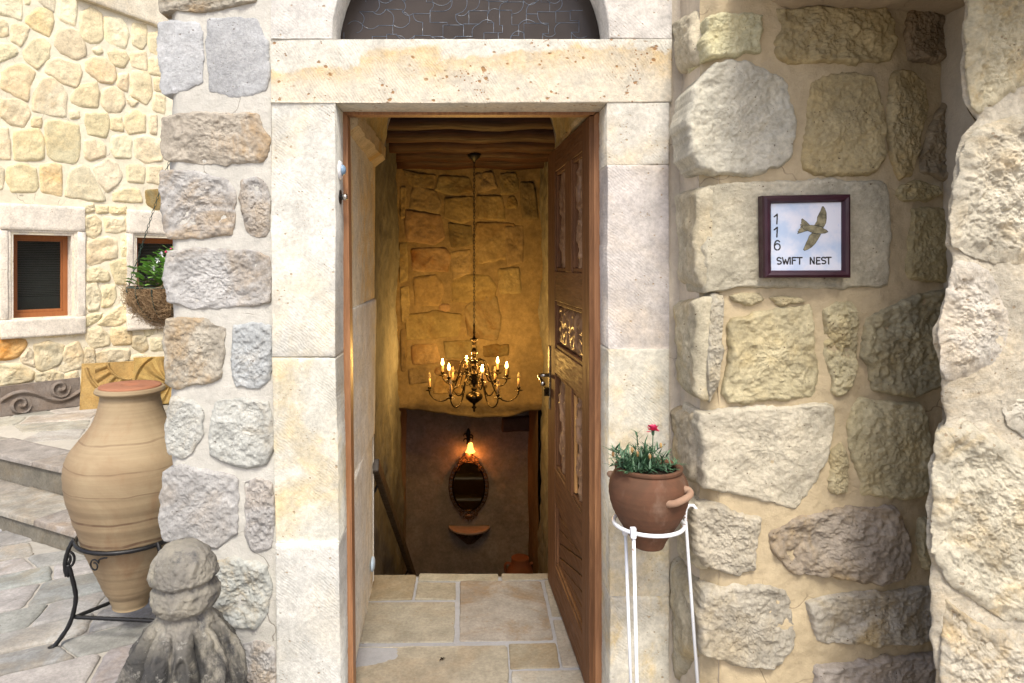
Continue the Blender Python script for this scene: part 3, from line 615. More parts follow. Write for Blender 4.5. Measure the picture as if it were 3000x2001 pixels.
for i in range(ny + 1):
    for j in range(na + 1):
        a = math.pi * j / na; rr = .428 + .004 * math.sin(i * 2.1 + j) + .004 * math.sin(j * 1.3 - i); y = 2.53 + .87 * i / ny
        V.append((rr * math.cos(a), y - (.012 * math.sin(j * 1.9) if i == ny else 0), 2.174 + rr * math.sin(a)))
m.add(V, [(i * (na + 1) + j, i * (na + 1) + j + 1, (i + 1) * (na + 1) + j + 1, (i + 1) * (na + 1) + j) for i in range(ny) for j in range(na)])
m.build('vault', M['ash'], house, color=(.52, .43, .22, .6))
m = MB()  # inner face of the front wall round the vault mouth
m.quad((-.95, 3.402, -.02), (-.487, 3.402, -.02), (-.487, 3.402, 2.174), (-.95, 3.402, 2.174)); m.quad((.53, 3.402, -.02), (.95, 3.402, -.02), (.95, 3.402, 2.174), (.53, 3.402, 2.174))
m.quad((-.95, 3.402, 2.174), (-.424, 3.402, 2.174), (-.424, 3.402, 2.9), (-.95, 3.402, 2.9)); m.quad((.424, 3.402, 2.174), (.95, 3.402, 2.174), (.95, 3.402, 2.9), (.424, 3.402, 2.9))
for j in range(24):
    a0, a1 = math.pi * j / 24, math.pi * (j + 1) / 24; p, q = [(.424 * math.cos(t), 2.174 + .424 * math.sin(t)) for t in (a0, a1)]
    m.quad((p[0], 3.402, p[1]), (q[0], 3.402, q[1]), (q[0], 3.402, 2.9), (p[0], 3.402, 2.9))
m.build('inner_wall_face', M['int'], house, smooth=False, color=(.42, .36, .27))
m = MB(); m.box(.533, .6, 2.5, 3.4, -.02, 2.2); m.build('right_reveal', M['ash'], house, smooth=False, color=(.5, .46, .38, .3))
# ------------------------------------------------------------------ floor of the passage
fl = empty('passage_floor', (0, 2.9, 0), 'cream limestone floor slabs with grey joints inside the doorway', 'floor', kind='structure')
field(PG, -.49, .6, 1.9, 3.492, .02, M['grout'], fl, 'joint', lambda u, v: -.003 + .001 * nz(u, v, 12), color=(.27, .275, .29), skirt=.2)
c3 = lambda q: [PG.uv(1000 + x / 2.939, 1640 + y / 2.939) for x, y in q]
TL = [([(262,132),(645,132),(612,343),(215,355)], (.40, .33, .22, .5)), ([(660,193),(985,197),(983,345),(632,343)], (.42, .36, .26, .2)), ([(668,124),(1350,122),(1350,180),(662,185)], (.44, .38, .27, .3)), ([(1376,122),(1838,122),(1840,166),(1382,177)], (.44, .37, .27, .3)),
([(1022,192),(1718,187),(1785,480),(1825,690),(1018,702)], (.40, .35, .29, 1.)), ([(218,370),(980,366),(970,708),(120,716)], (.42, .37, .28, .3)), ([(90,752),(1425,738),(1440,940),(1455,1500),(-40,1500)], (.45, .39, .29, .4)), ([(1442,728),(1850,718),(1882,928),(1455,940)], (.40, .34, .24, .8)),
([(1748,182),(1860,182),(1990,490),(1815,490)], (.43, .38, .30, .2)), ([(1822,520),(2010,520),(2200,920),(1905,925),(1868,760)], (.44, .39, .32, .4)), ([(1465,962),(2230,950),(2500,1500),(1480,1500)], (.50, .46, .38, .5))]
for q, cl in TL: stone(PG, c3(q), M['floor'], fl, (cl[0] * .61, cl[1] * .64, cl[2] * .68, cl[3]), proud=.003, rough=.0006, edge=.006, back=.01, N=90, R=10, wob=.0022, rnd=.004, name='floor_slab', fac=.4)
for i in range(10):
    m = MB(); m.box(-.56, .66, 3.495 + .23 * i, 3.495 + .23 * (i + 1) + .02, -.19 * (i + 1) - .4, -.19 * (i + 1)); m.build('stair_step', M['floor'], fl, smooth=False, color=(.35, .3, .23))
m = MB(); m.box(-.7, .75, 5.7, 6.9, -2.1, -1.9); m.build('lower_floor', M['floor'], fl, smooth=False, color=(.3, .26, .2))
m = MB(); m.box(-.7, .75, 2.4, 3.49, -.35, -.215); m.build('landing_core', M['floor'], fl, smooth=False, color=(.35, .3, .23))
# ------------------------------------------------------------------ stairwell walls
sw = empty('stairwell_walls', (0, 5.8, 0), 'rough stone walls of the stairwell glowing amber behind the chandelier', 'wall', kind='structure')
PLs = Plane((-.56, 3.4, 0), (0, 1, 0), (1, 0, 0)); PRs = Plane((.600, 3.4, 0), (0, 1, 0), (-1, 0, 0)); PB = Plane((0, 5.8, 0), (1, 0, 0), (0, -1, 0)); PM = Plane((0, 6.8, 0), (1, 0, 0), (0, -1, 0))
def left_end(u, v): return np.where(u > 1.2, 1.2 + (u - 1.2) / .9 * (.62 + .48 * (1 - sst(v, .2, .7)) + .06 * nz(u * 0, v, 3, 7) + .03 * nz(u * 0, v, 14, 2)), u)
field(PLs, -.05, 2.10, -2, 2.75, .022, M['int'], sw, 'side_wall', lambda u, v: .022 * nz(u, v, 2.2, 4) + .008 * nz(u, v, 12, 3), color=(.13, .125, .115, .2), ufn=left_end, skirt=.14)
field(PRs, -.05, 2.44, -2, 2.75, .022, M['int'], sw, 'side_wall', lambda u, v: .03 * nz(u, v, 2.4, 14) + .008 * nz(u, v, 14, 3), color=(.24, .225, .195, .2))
bot = lambda u: np.interp(u, [-.6, -.54, -.22, .06, .35, .5, .7], [.36, .355, .31, .28, .285, .335, .36])
bwf = lambda u, v: .02 * nz(u, v, 1.6, 8) + .006 * nz(u, v, 16, 3) - .05 * (1 - sst(v, .3, .42))
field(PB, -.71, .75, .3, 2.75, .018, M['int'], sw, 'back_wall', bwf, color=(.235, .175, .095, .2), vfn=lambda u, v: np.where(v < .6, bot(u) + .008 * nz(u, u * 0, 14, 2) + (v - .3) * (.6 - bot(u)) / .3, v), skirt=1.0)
DI = [[(925,390),(960,400),(1000,402),(990,432),(950,428)],[(1010,405),(1075,408),(1085,440),(1035,446),(1000,436)],[(1092,400),(1130,396),(1140,430),(1100,440)],[(1150,400),(1185,398),(1190,440),(1150,446)],
[(950,425),(1000,440),(1012,470),(1005,490),(942,478)],[(930,482),(1010,496),(1020,545),(998,560),(936,552)],[(1022,456),(1085,452),(1088,500),(1060,512),(1022,500)],[(1096,450),(1150,452),(1160,505),(1100,500)],
[(945,572),(1022,570),(1034,590),(1026,622),(950,620)],[(1030,512),(1080,520),(1085,560),(1038,566)],[(1095,512),(1180,514),(1190,560),(1170,590),(1100,604),(1088,560)],[(950,640),(1000,632),(1018,660),(1010,700),(955,700)],
[(1035,580),(1080,575),(1082,625),(1042,640)],[(1040,650),(1060,632),(1120,634),(1140,660),(1130,690),(1040,692)],[(930,725),(1000,715),(1060,722),(1050,770),(935,780)],[(1010,700),(1030,700),(1030,712),(1010,712)],
[(1070,705),(1100,680),(1140,682),(1150,740),(1140,780),(1075,770)],[(920,430),(932,430),(930,500),(920,500)],[(918,560),(935,560),(935,640),(918,650)],[(920,660),(938,660),(938,740),(922,740)],
[(945,795),(1000,790),(1010,830),(950,835)],[(1020,785),(1090,782),(1095,815),(1025,822)],[(1110,795),(1165,792),(1165,815),(1115,818)],[(940,848),(980,845),(985,875),(942,880)],[(1160,520),(1200,520),(1200,600),(1165,610)],
[(1195,420),(1225,420),(1235,500),(1200,500)],[(1145,620),(1190,615),(1195,670),(1150,672)],[(920,760),(932,760),(932,850),(922,850)]]
bb = [(min(p[0] for p in q), max(p[0] for p in q), min(p[1] for p in q), max(p[1] for p in q)) for q in DI]; rq = random.Random(21)
for _ in range(5000):
    big = _ < 2000; cx_, cy_ = rq.uniform(922, 1190), rq.uniform(395, 890); hw, hh = (rq.uniform(15, 32), rq.uniform(13, 24)) if big else (rq.uniform(7, 14), rq.uniform(6, 12))
    if cx_ > 1150 and cy_ > 600: continue
    if all(cx_ + hw + 5 < x0 or cx_ - hw - 5 > x1 or cy_ + hh + 4 < y0 or cy_ - hh - 4 > y1 for x0, x1, y0, y1 in bb):
        bb.append((cx_ - hw, cx_ + hw, cy_ - hh, cy_ + hh)); j = lambda: rq.uniform(-.22, .22)
        DI.append([(cx_ + hw * (a + j()), cy_ + hh * (b + j())) for a, b in ((-1, -1), (0, -1), (1, -1), (1, 0), (1, 1), (0, 1), (-1, 1), (-1, 0))])
for q in DI:
    yc = sum(p[1] for p in q) / len(q); dk_ = 1.0 if yc < 560 else 1.0
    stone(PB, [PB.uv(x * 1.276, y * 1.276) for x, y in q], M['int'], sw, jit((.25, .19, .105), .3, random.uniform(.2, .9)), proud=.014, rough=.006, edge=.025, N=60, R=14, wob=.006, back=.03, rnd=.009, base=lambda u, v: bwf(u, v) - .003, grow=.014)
field(PM, -.75, .7, -2, .5, .02, M['int'], sw, 'lower_back_wall', lambda u, v: .012 * nz(u, v, 2, 5) + .003 * nz(u, v, 18, 5), color=(.27, .235, .20, .1))
PLr = Plane((.578, 5.75, 0), (0, 1, 0), (-1, 0, 0)); PLl = Plane((-.64, 5.9, 0), (0, 1, 0), (1, 0, 0))
field(PLr, .06, 1.1, -2, .5, .03, M['int'], sw, 'lower_side_wall', lambda u, v: .008 * nz(u, v, 3, 5), color=(.17, .115, .075, .4))
field(PLl, -.1, 1.0, -2, .5, .03, M['int'], sw, 'lower_side_wall', lambda u, v: .008 * nz(u, v, 3, 6), color=(.25, .22, .19, .1))
stone(PM, [PM.uv(x, y) for x, y in [(1470, 1222), (1552, 1216), (1556, 1262), (1468, 1266)]], M['int'], sw, (.10, .07, .06, .1), proud=.05, rough=.003, edge=.02, N=40, R=6, name='dark_niche_block')  # dark block standing in for an inset niche, its shade in the colour
m = MB(); m.box(-.9, .95, 3.39, 6.95, 2.68, 2.8); m.box(-.9, -.7, 3.39, 6.95, -2.1, 2.8); m.box(.76, .95, 3.39, 6.95, -2.1, 2.8); m.box(-.9, .95, 6.9, 7.0, -2.1, 2.8); m.build('outer_shell', M['int'], sw, smooth=False, color=(.3, .26, .2))
ceil = empty('log_ceiling', (0, 4.7, 2.5), 'dark reddish log beams and boards over the stairwell', 'ceiling')
for i in range(13): m = MB(); m.box(-.62, .72, 3.41 + .185 * i, 3.41 + .185 * i + .18, 2.56, 2.58); m.build('ceiling_board', M['log'], ceil, smooth=False)
for i in range(6):
    yy = 3.62 + .42 * i; pts = [(-.62 + .1 * k, yy + .006 * math.sin(k + i * 2), 2.47 + .005 * math.sin(k * 1.3 + i)) for k in range(15)]
    MB().tube(pts, [.085 + .004 * math.sin(k * .9 + i) for k in range(15)], 16).build('log_beam', M['log'], ceil)
# ------------------------------------------------------------------ door frame and door
def ppoly(plane, px, d0, d1, name, mat, parent, bevel=.002, **k):
    q = [plane.uv(*p) for p in px]; n = len(q); V = plane.pts([[a, b, d1] for a, b in q] + [[a, b, d0] for a, b in q])
    return obj(name, V, [list(range(n)), list(range(2 * n - 1, n - 1, -1))] + [[i, n + i, n + (i + 1) % n, (i + 1) % n] for i in range(n)], mat, parent, smooth=False, bevel=bevel, **k)
PO = Plane((0, 2.5, 0), (1, 0, 0), (0, -1, 0))
dfr = empty('door_frame', (0, 2.5, 0), parent=house)
ppoly(PO, [(995, 320), (1018, 337), (1026, 1000), (1038, 2300), (1012, 2300), (1000, 1000)], -.06, 0, 'frame_post', M['frame'], dfr)
ppoly(PO, [(1740, 337), (1766, 320), (1774, 2300), (1745, 2300)], -.06, 0, 'frame_post', M['frame'], dfr)
ppoly(PO, [(1018, 336), (1740, 336), (1750, 324), (1000, 324)], -.05, -.001, 'frame_head', M['frame'], dfr)
door = empty('door', (.46, 2.52, 0), parent=house)
dd = Vector((-.05, 1, 0)).normalized(); PD = Plane((.4355, 2.5, 0), dd, (-dd.y, dd.x, 0)); Mdr = PD.M()
def dbox(u0, u1, v0, v1, w0, w1, name, mat, bevel=.003, parent=None): return MB().box(u0, u1, v0, v1, w0, w1, Mdr).build(name, mat, parent or door, smooth=False, bevel=bevel)
TH = -.046; D = .925; st1, st2 = .125, D - .20; DT = 2.138
dbox(0, st1, .012, DT, TH, 0, 'stile', M['door']); dbox(st2, D, .012, DT, TH, 0, 'stile', M['door'])
rails = [(.012, .17), (.47, .63), (1.08, 1.20), (1.42, 1.56), (2.03, DT)]
for a, b in rails: dbox(st1, st2, a, b, TH, -.001, 'rail', M['doorx'])
mu0, mu1 = .335, .475
dbox(mu0, mu1, .63, 1.08, TH, -.001, 'muntin', M['door']); dbox(mu0, mu1, 1.56, 2.03, TH, -.001, 'muntin', M['door'])
def mould(u0, u1, v0, v1):
    m = MB(); t = .018
    for a, b, c, d in ((u0, u1, v0, v0 + t), (u0, u1, v1 - t, v1), (u0, u0 + t, v0 + t, v1 - t), (u1 - t, u1, v0 + t, v1 - t)): m.box(a, b, c, d, -.03, -.006, Mdr)
    m.build('panel_moulding', M['door'], door, smooth=False, bevel=.004)
def carved(u0, u1, v0, v1, vert=True, mat='carve'):
    mould(u0, u1, v0, v1); nu, nv = 60, int(60 * (v1 - v0) / (u1 - u0)); nv = min(nv, 190)
    cu, cv = (u0 + u1) / 2, (v0 + v1) / 2; hw, hh = (u1 - u0) / 2, (v1 - v0) / 2
    def wf(u, v):
        x = (u - cu) / hw; yv = (v - cv) / hh; s_ = hw / hh if vert else 1
        if vert:
            y2 = (v - cv) / hw; stem = np.exp(-((x - .25 * np.sin(y2 * 1.6)) / .10) ** 2)
            ph = (y2 * 1.6 - np.abs(x) * 1.9) ; leaf = np.clip(np.sin(ph * 2.2), 0, 1) ** .6 * np.exp(-((np.abs(x) - .42) / .3) ** 2)
            vein = .35 * np.sin(ph * 13); rose = sum(np.exp(-(((x) ** 2 + (y2 - c) ** 2) ** .5 - .33) ** 2 / .01) for c in (-1.9, 0, 1.9) if abs(c) < hh / hw)
            h = .9 * stem + leaf * (.8 + vein) + .6 * rose
        else:
            h = 0
            for c in (-.55, 0, .55):
                r = np.hypot((x - c) * 1.8, yv * .95); a = np.arctan2(yv * .95, (x - c) * 1.8)
                h = h + np.exp(-(r / .75) ** 4) * (.6 + .5 * np.cos(a * 8 + r * 5)) + .8 * np.exp(-((r - .8) / .09) ** 2)
        e = np.minimum(1 - np.abs(x), (1 - np.abs(yv)) / max(1e-6, (hw / hh))) 
        return -.030 + sst(e, .02, .16) * (.002 + .019 * np.clip(h, 0, 1.3)) + .0012 * nz(u, v, 60, 1)
    field(PD, u0 + .015, u1 - .015, v0 + .015, v1 - .015, (u1 - u0) / nu, M[mat], door, 'carved_panel', wf)
for a, b in ((st1, mu0), (mu1, st2)): carved(a, b, 1.56, 2.03); carved(a, b, .63, 1.08)
carved(st1, st2, 1.20, 1.42, False)
dbox(mu0 - .04, mu0 - .003, .655, 1.055, -.02, -.008, 'pale_strip', M['palewood'])  # pale yellow strip beside the lower muntin
# lower panel with slanting boards
v0, v1 = .17, .47; mould(st1, st2, v0, v1); nb = 7
for i in range(nb):
    a = v0 + .012 + (v1 - v0 + .16) * i / nb - .16; b = a + (v1 - v0 + .16) / nb - .006
    P4 = [(st1 + .015, a + .16), (st2 - .015, a), (st2 - .015, b), (st1 + .015, b + .16)]
    P4 = [(p, min(max(q, v0 + .014), v1 - .014)) for p, q in P4]
    if P4[3][1] - P4[0][1] < .004 and P4[2][1] - P4[1][1] < .004: continue
    V = PD.pts([[p, q, -.016] for p, q in P4] + [[p, q, -.035] for p, q in P4]); obj('slanted_board', V, [[0, 1, 2, 3], [7, 6, 5, 4]] + [[k, 4 + k, 4 + (k + 1) % 4, (k + 1) % 4] for k in range(4)], M['doorx'], door, smooth=False, bevel=.004)
hd = empty('door_handle', PD.pts([[D - .05, 1.04, 0]])[0].tolist(), parent=door)
def dp(u, v, w_): return tuple(PD.pts([[u, v, w_]])[0])
q = MB(); q.box(D - .075, D - .03, .88, 1.19, 0, .006, Mdr); q.build('back_plate', plain('aged_plate', (.16, .13, .09), .55, .4, .6), hd, smooth=False, bevel=.002)
q = MB(); q.tube([dp(D - .05, 1.045, .004), dp(D - .05, 1.045, .05)], .009, 10); q.tube([dp(D - .05, 1.045, .05), dp(D - .08, 1.043, .056), dp(D - .15, 1.03, .052), dp(D - .165, 1.02, .05)], [.011, .009, .008, .012], 10); q.build('lever', M['steel'], hd)
q = MB(); q.box(D - .07, D - .035, .945, .985, .006, .03, Mdr); q.build('lock_cylinder', M['brass'], hd, smooth=False, bevel=.002)
# doorbell and strike in the left reveal
rx = -.4660
def reveal_disc(name, z, y, prof, mat, parent=None, rx=rx, **k):
    m = MB(); m.lathe(prof, 0, 0, 28); m.V = [(rx + b, y + a_, z + c_) for a_, c_, b in [(v[0], v[1], v[2]) for v in m.V]]; return m.build(name, mat, parent, **k)
bell = empty('doorbell', (rx, 2.43, 1.93)); tag(bell, 'round white doorbell with pale blue dome on the left door jamb', 'doorbell')
reveal_disc('bell_plate', 1.93, 2.43, [(.034, -.004), (.034, .004), (.028, .009), (.001, .010)], M['white'], bell)
reveal_disc('bell_dome', 1.93, 2.43, [(.020, .009), (.019, .014), (.014, .020), (.006, .023), (.001, .0235)], plain('blue_dome', (.20, .30, .42), .3), bell)
lk = empty('door_strike', (rx, 2.44, 1.83)); tag(lk, 'small dark round lock with a metal knob below the doorbell', 'lock')
reveal_disc('lock_rose', 1.835, 2.44, [(.026, -.003), (.026, .003), (.020, .003), (.001, .002)], M['iron'], lk)
reveal_disc('lock_knob', 1.835, 2.44, [(.010, .0), (.009, .012), (.013, .018), (.010, .026), (.001, .028)], M['steel'], lk)
wl = reveal_disc('wall_disc', CZ - (1652 - VY) / 2000 * 3.3, 3.3, [(.036, 0), (.036, .008), (.024, .014), (.001, .016)], plain('pale_blue_plastic', (.42, .52, .62), .4), rx=-.477)
tag(wl, 'small pale blue plastic disc low on the passage wall', 'fitting')
# ================================================================== alcove wall at the right
def warp(P):
    P = P.copy(); P[:, 1] += .07 * sst(P[:, 0], 1.22, 1.62); return P
PA = Plane((0, 2.115, 0), (1, 0, 0), (0, -1, 0), warp=warp); uA = PA.uv
alc = empty('alcove_wall', (1.1, 2.11, 0), 'tan rubble wall of rough stones and thick mortar carrying the framed sign', 'wall')
cu0 = .742
def alc_w(u, v): return .008 * nz(u, v, 4, 6) + .004 * nz(u, v, 18, 3) + .0018 * nz(u, v, 60, 4, 3) - .05 * (1 - sst(u, .728, .80)) ** 2 + .0
field(PA, .728, 1.75, -.02, 2.9, .009, M['mortar'], alc, 'mortar', alc_w, color=(.47, .385, .25))
PRt = Plane((.728, 2.38, 0), (0, -1, 0), (-1, 0, 0))
field(PRt, 0, .26, -.02, 2.9, .009, M['mortar'], alc, 'return_mortar', lambda u, v: .007 * nz(u, v, 5, 2) + .003 * nz(u, v, 20, 4) - .045 * sst(u, .17, .25) ** 2, color=(.60, .52, .40))
c6 = lambda q: conv(q, 1950, 0, 1.96); c7 = lambda q: conv(q, 1950, 780, 1.2838)
T1, T2, T3, T4 = (.55, .51, .33), (.455, .38, .215), (.50, .44, .28), (.40, .37, .33)
AS = [(c6([(235,100),(400,80),(545,100),(540,300),(460,315),(320,322),(240,330),(222,250)]), T1, .2, .008, 1), (c6([(650,60),(850,50),(1050,40),(1250,45),(1320,120),(1330,250),(1290,340),(1100,360),(800,365),(660,360),(630,250),(660,150)]), T2, .3, .012, 0),
(c6([(1430,40),(1740,40),(1830,260),(1600,330),(1430,330),(1400,200)]), (.3, .24, .16), .6, .010, 0), (c6([(150,520),(280,380),(380,350),(560,400),(670,450),(720,600),(735,740),(720,900),(640,960),(500,1000),(400,1010),(280,1000),(200,960),(140,880),(130,650)]), (.55, .52, .42), .1, .007, 1),
(c6([(830,470),(900,445),(1100,430),(1190,440),(1230,550),(1250,750),(1250,880),(1200,990),(1000,1000),(860,1000),(780,960),(800,820),(820,650)]), T2, .3, .007, 0), (c6([(1300,420),(1340,395),(1440,410),(1530,470),(1550,600),(1520,700),(1480,860),(1430,1000),(1350,1015),(1320,960),(1290,880),(1280,700),(1290,550)]), T2, .4, .009, 0),
(c6([(1640,600),(1720,480),(1900,640),(1890,740),(1820,850),(1780,1000),(1700,1040),(1500,980),(1500,900),(1560,750)]), (.38, .32, .22), .3, .011, 0), (c6([(235,1080),(350,1060),(700,1040),(1000,1035),(1255,1050),(1290,1150),(1290,1320),(1275,1500),(1275,1640),(1000,1650),(700,1640),(400,1650),(225,1680),(215,1400),(230,1250)]), (.53, .49, .37), .15, .0045, 1),
(c6([(1370,1060),(1500,1040),(1620,1060),(1640,1110),(1560,1140),(1380,1150),(1340,1110)]), T2, .4, .009, 0), (c6([(1440,1200),(1700,1190),(1720,1300),(1750,1450),(1740,1640),(1420,1600),(1400,1500),(1430,1350)]), T2, .3, .007, 0),
(c7([(240,110),(340,105),(360,125),(340,140),(260,135)]), T3, .3, .006, 0), (c7([(390,115),(500,115),(525,135),(430,145)]), T3, .3, .006, 0),
(c7([(245,200),(400,170),(540,145),(555,220),(550,290),(565,370),(550,485),(400,500),(230,515),(215,480),(235,380),(240,290)]), T3, .4, .008, 0), (c7([(590,160),(640,135),(700,140),(715,220),(710,380),(700,450),(650,485),(615,470),(625,420),(600,330),(595,250)]), T3, .5, .013, 0),
(c7([(760,200),(850,150),(1000,110),(1110,90),(1130,300),(1110,450),(960,490),(850,480),(780,460),(770,380),(740,340),(745,260)]), (.43, .39, .26), .5, .012, 0), (c7([(135,560),(200,540),(400,530),(560,515),(620,520),(625,600),(600,720),(560,800),(485,910),(400,885),(300,860),(140,830),(150,700),(130,620)]), (.52, .48, .37), .1, .0055, 1),
(c7([(700,530),(740,500),(860,515),(980,530),(1010,600),(1030,660),(1020,800),(1000,870),(880,875),(740,850),(725,780),(700,700),(690,600)]), T3, .3, .008, 0), (c7([(620,700),(660,665),(680,720),(675,850),(640,855),(610,830)]), T3, .3, .009, 0),
(c7([(110,920),(180,890),(250,920),(350,945),(335,1040),(330,1140),(240,1150),(150,1130),(110,1060)]), (.46, .42, .33), .4, .009, 1), (c7([(390,990),(500,940),(650,910),(850,905),(900,960),(920,1040),(935,1110),(900,1180),(800,1195),(600,1160),(480,1150),(410,1090)]), (.36, .31, .25), 1., .012, 0),
(c7([(980,960),(1110,980),(1140,1100),(1130,1170),(990,1150),(970,1060)]), T3, .4, .010, 0), (c7([(135,1220),(300,1200),(400,1200),(460,1240),(480,1350),(470,1440),(400,1510),(250,1490),(140,1450),(130,1340)]), (.40, .37, .30), .5, .009, 1),
(c7([(520,1260),(700,1220),(900,1230),(1100,1220),(1120,1400),(950,1430),(750,1415),(570,1410),(540,1330)]), (.42, .385, .32), .9, .011, 0), (c7([(560,1500),(800,1480),(1120,1490),(1130,1700),(560,1700)]), (.42, .38, .33), .5, .008, 0),
(c7([(165,108),(218,110),(210,200),(207,330),(190,450),(163,520),(150,400),(158,250)]), (.42, .39, .32), .5, .010, 1)]
for q, cl, st_, ro, cor in AS:
    stone(PA, [uA(*p) for p in q], M['tan'], alc, (*jit(cl, .04)[:3], st_), proud=.015, rough=ro * 1.1, edge=.013, fine=.75, back=.16 if cor else .015, N=200, R=50, wob=.007, rnd=.006, grow=.006)
uR = PRt.uv
for q in ([(1988, 60), (2045, 30), (2060, 150), (2050, 190), (2000, 215)], [(2000, 560), (2075, 545), (2070, 850), (2004, 830)], [(1997, 880), (2072, 866), (2068, 1175), (2030, 1160), (1996, 1120)],
          [(1988, 1190), (2055, 1200), (2050, 1420), (2012, 1400), (1990, 1330)], [(1996, 1470), (2060, 1500), (2060, 1670), (2010, 1640)], [(1975, 1600), (2050, 1730), (2060, 1900), (1990, 2000), (1978, 1850)], [(1985, 2010), (2060, 2000), (2060, 2300), (1985, 2300)]):
    stone(PRt, [uR(*p) for p in q], M['tan'], alc, jit((.54, .48, .35), .06), proud=.026, rough=.010, edge=.03, N=80, R=16, wob=.005)
# overhanging soffit, its front extended out of view to darken the alcove
m = MB(); V = []; nx_, ny_ = 60, 30
for i in range(nx_ + 1):
    for j in range(ny_ + 1):
        x = .80 + .95 * i / nx_; yy = 1.68 - .25 * sst(np.array(x), .82, 1.05) + (.75 + .25 * float(sst(np.array(x), .82, 1.05))) * j / ny_; V.append((x, yy, 2.385 + .10 * (1 - sst(x, .80, 1.0)) - .02 * (j == 0)))
V = np.array(V); V[:, 2] += .012 * nz(V[:, 0], V[:, 1], 5, 2) + .004 * nz(V[:, 0], V[:, 1], 22, 2)
obj('soffit', V, [(i * (ny_ + 1) + j, i * (ny_ + 1) + j + 1, (i + 1) * (ny_ + 1) + j + 1, (i + 1) * (ny_ + 1) + j) for i in range(nx_) for j in range(ny_)], M['mortar'], alc, color=(.40, .32, .22))
MB().box(1.05, 3.2, 1.44, 2.5, 2.42, 3.2).build('arch_mass', M['mortar'], alc, smooth=False, color=(.5, .43, .33))  # front drawn forward, unseen, to deepen the shade in the alcove
MB().box(.79, 2.4, 2.3, 2.5, -.02, 3.2).build('alcove_core', M['mortar'], alc, smooth=False, color=(.42, .34, .24))
# ================================================================== rough pillar in the right foreground
YP = 1.70; PP = Plane((0, YP, 0), (1, 0, 0), (0, -1, 0)); uP = PP.uv
pil = empty('rock_pillar', (1.4, YP, 0), 'bright cream rough stone pillar cropped by the right edge of the doorway alcove', 'pillar')
eg = [(2838, -200), (2840, 0), (2832, 130), (2822, 220), (2836, 300), (2862, 335), (2868, 350), (2825, 400), (2812, 460), (2800, 520), (2784, 590), (2776, 660), (2774, 715), (2792, 740), (2790, 800), (2770, 880), (2745, 960), (2740, 1005), (2765, 1070), (2775, 1180), (2790, 1230), (2762, 1290), (2738, 1370), (2730, 1500), (2732, 1620), (2750, 1660), (2735, 1755), (2740, 1870), (2752, 2001), (2750, 2400)]
ev = [uP(*p) for p in eg]; ez = np.array([p[1] for p in ev])[::-1]; ex = np.array([p[0] for p in ev])[::-1]
def pil_u(u, v):
    e = np.interp(v, ez, ex) - .001 + .003 * nz(v * 0, v, 30, 5); return e + (u - 1.15) * (1.75 - e) / .6
pw = lambda u, v: .012 * nz(u, v, 3.2, 1) + .005 * nz(u, v, 11, 2, 5) + .002 * nz(u, v, 60, 2, 3) - .018 * (1 - sst(u - np.interp(v, ez, ex), -.01, .03)) ** 1.5
field(PP, 1.15, 1.75, -.02, 2.6, .006, M['pil'], pil, 'rock_face', pw, ufn=pil_u, skirt=.13, su=.105, color=(.60, .545, .43, .4))
m = MB(); vs = np.linspace(-.02, 2.6, 300); exx = .002 + np.interp(vs, ez, ex) + .004 * nz(vs * 0, vs, 30, 5) + .002 * nz(vs * 0, vs, 90, 2)
V = [(e + .068, YP + .095, z) for e, z in zip(exx, vs)] + [(e + .50, YP + .60, z) for e, z in zip(exx, vs)]
m.add(V, [(i, i + 1, 301 + i, 300 + i) for i in range(299)]); m.build('rear_face', M['pil'], pil, color=(.45, .38, .27, .4))
for q, cl in ((c6([(1765,-60),(2200,-60),(2200,420),(2058,450),(1850,600),(1795,630),(1745,520),(1735,400),(1745,200)]), (.58, .52, .36, .6)), (c6([(1722,830),(1800,740),(2200,640),(2200,1500),(1900,1490),(1680,1420),(1635,1400),(1635,1250),(1675,1050),(1712,900)]), (.62, .57, .45, .4)),
              (c7([(1078,0),(1200,20),(1270,200),(1250,330),(1090,420),(1055,410),(1030,290),(1050,140)]), (.62, .575, .49, .3001)), (c7([(1300,400),(1500,350),(1500,680),(1300,600),(1270,500)]), (.62, .58, .48, .3)), (c7([(1030,640),(1150,610),(1300,700),(1500,760),(1500,1100),(1330,1330),(1200,1280),(1060,1170),(1020,1080),(1012,930),(1020,790)]), (.62, .57, .44, .5)),
              (c7([(1090,1290),(1200,1370),(1500,1420),(1500,1900),(1060,1900),(1045,1400),(1055,1250)]), (.60, .55, .44, .7))):
    stone(PP, [uP(*p) for p in q], M['pil'], pil, cl, proud=.014 if len(q) > 8 or cl[3] > .5 else .004, rough=.012, edge=.035, back=.10, N=280, R=80, wob=.008, rnd=.010, base=lambda u, v: .012 * nz(u, v, 3.2, 1), lip=.1, grow=.012, fine=.8, slant=.78)
MB().box(1.5, 3.2, 2.02, 2.5, -.02, 3.4).build('pillar_core', M['mortar'], pil, smooth=False, color=(.5, .44, .34))
MB().box(1.74, 3.2, 1.6, 2.02, -.02, 3.4).build('pillar_core', M['mortar'], pil, smooth=False, color=(.5, .44, .34))
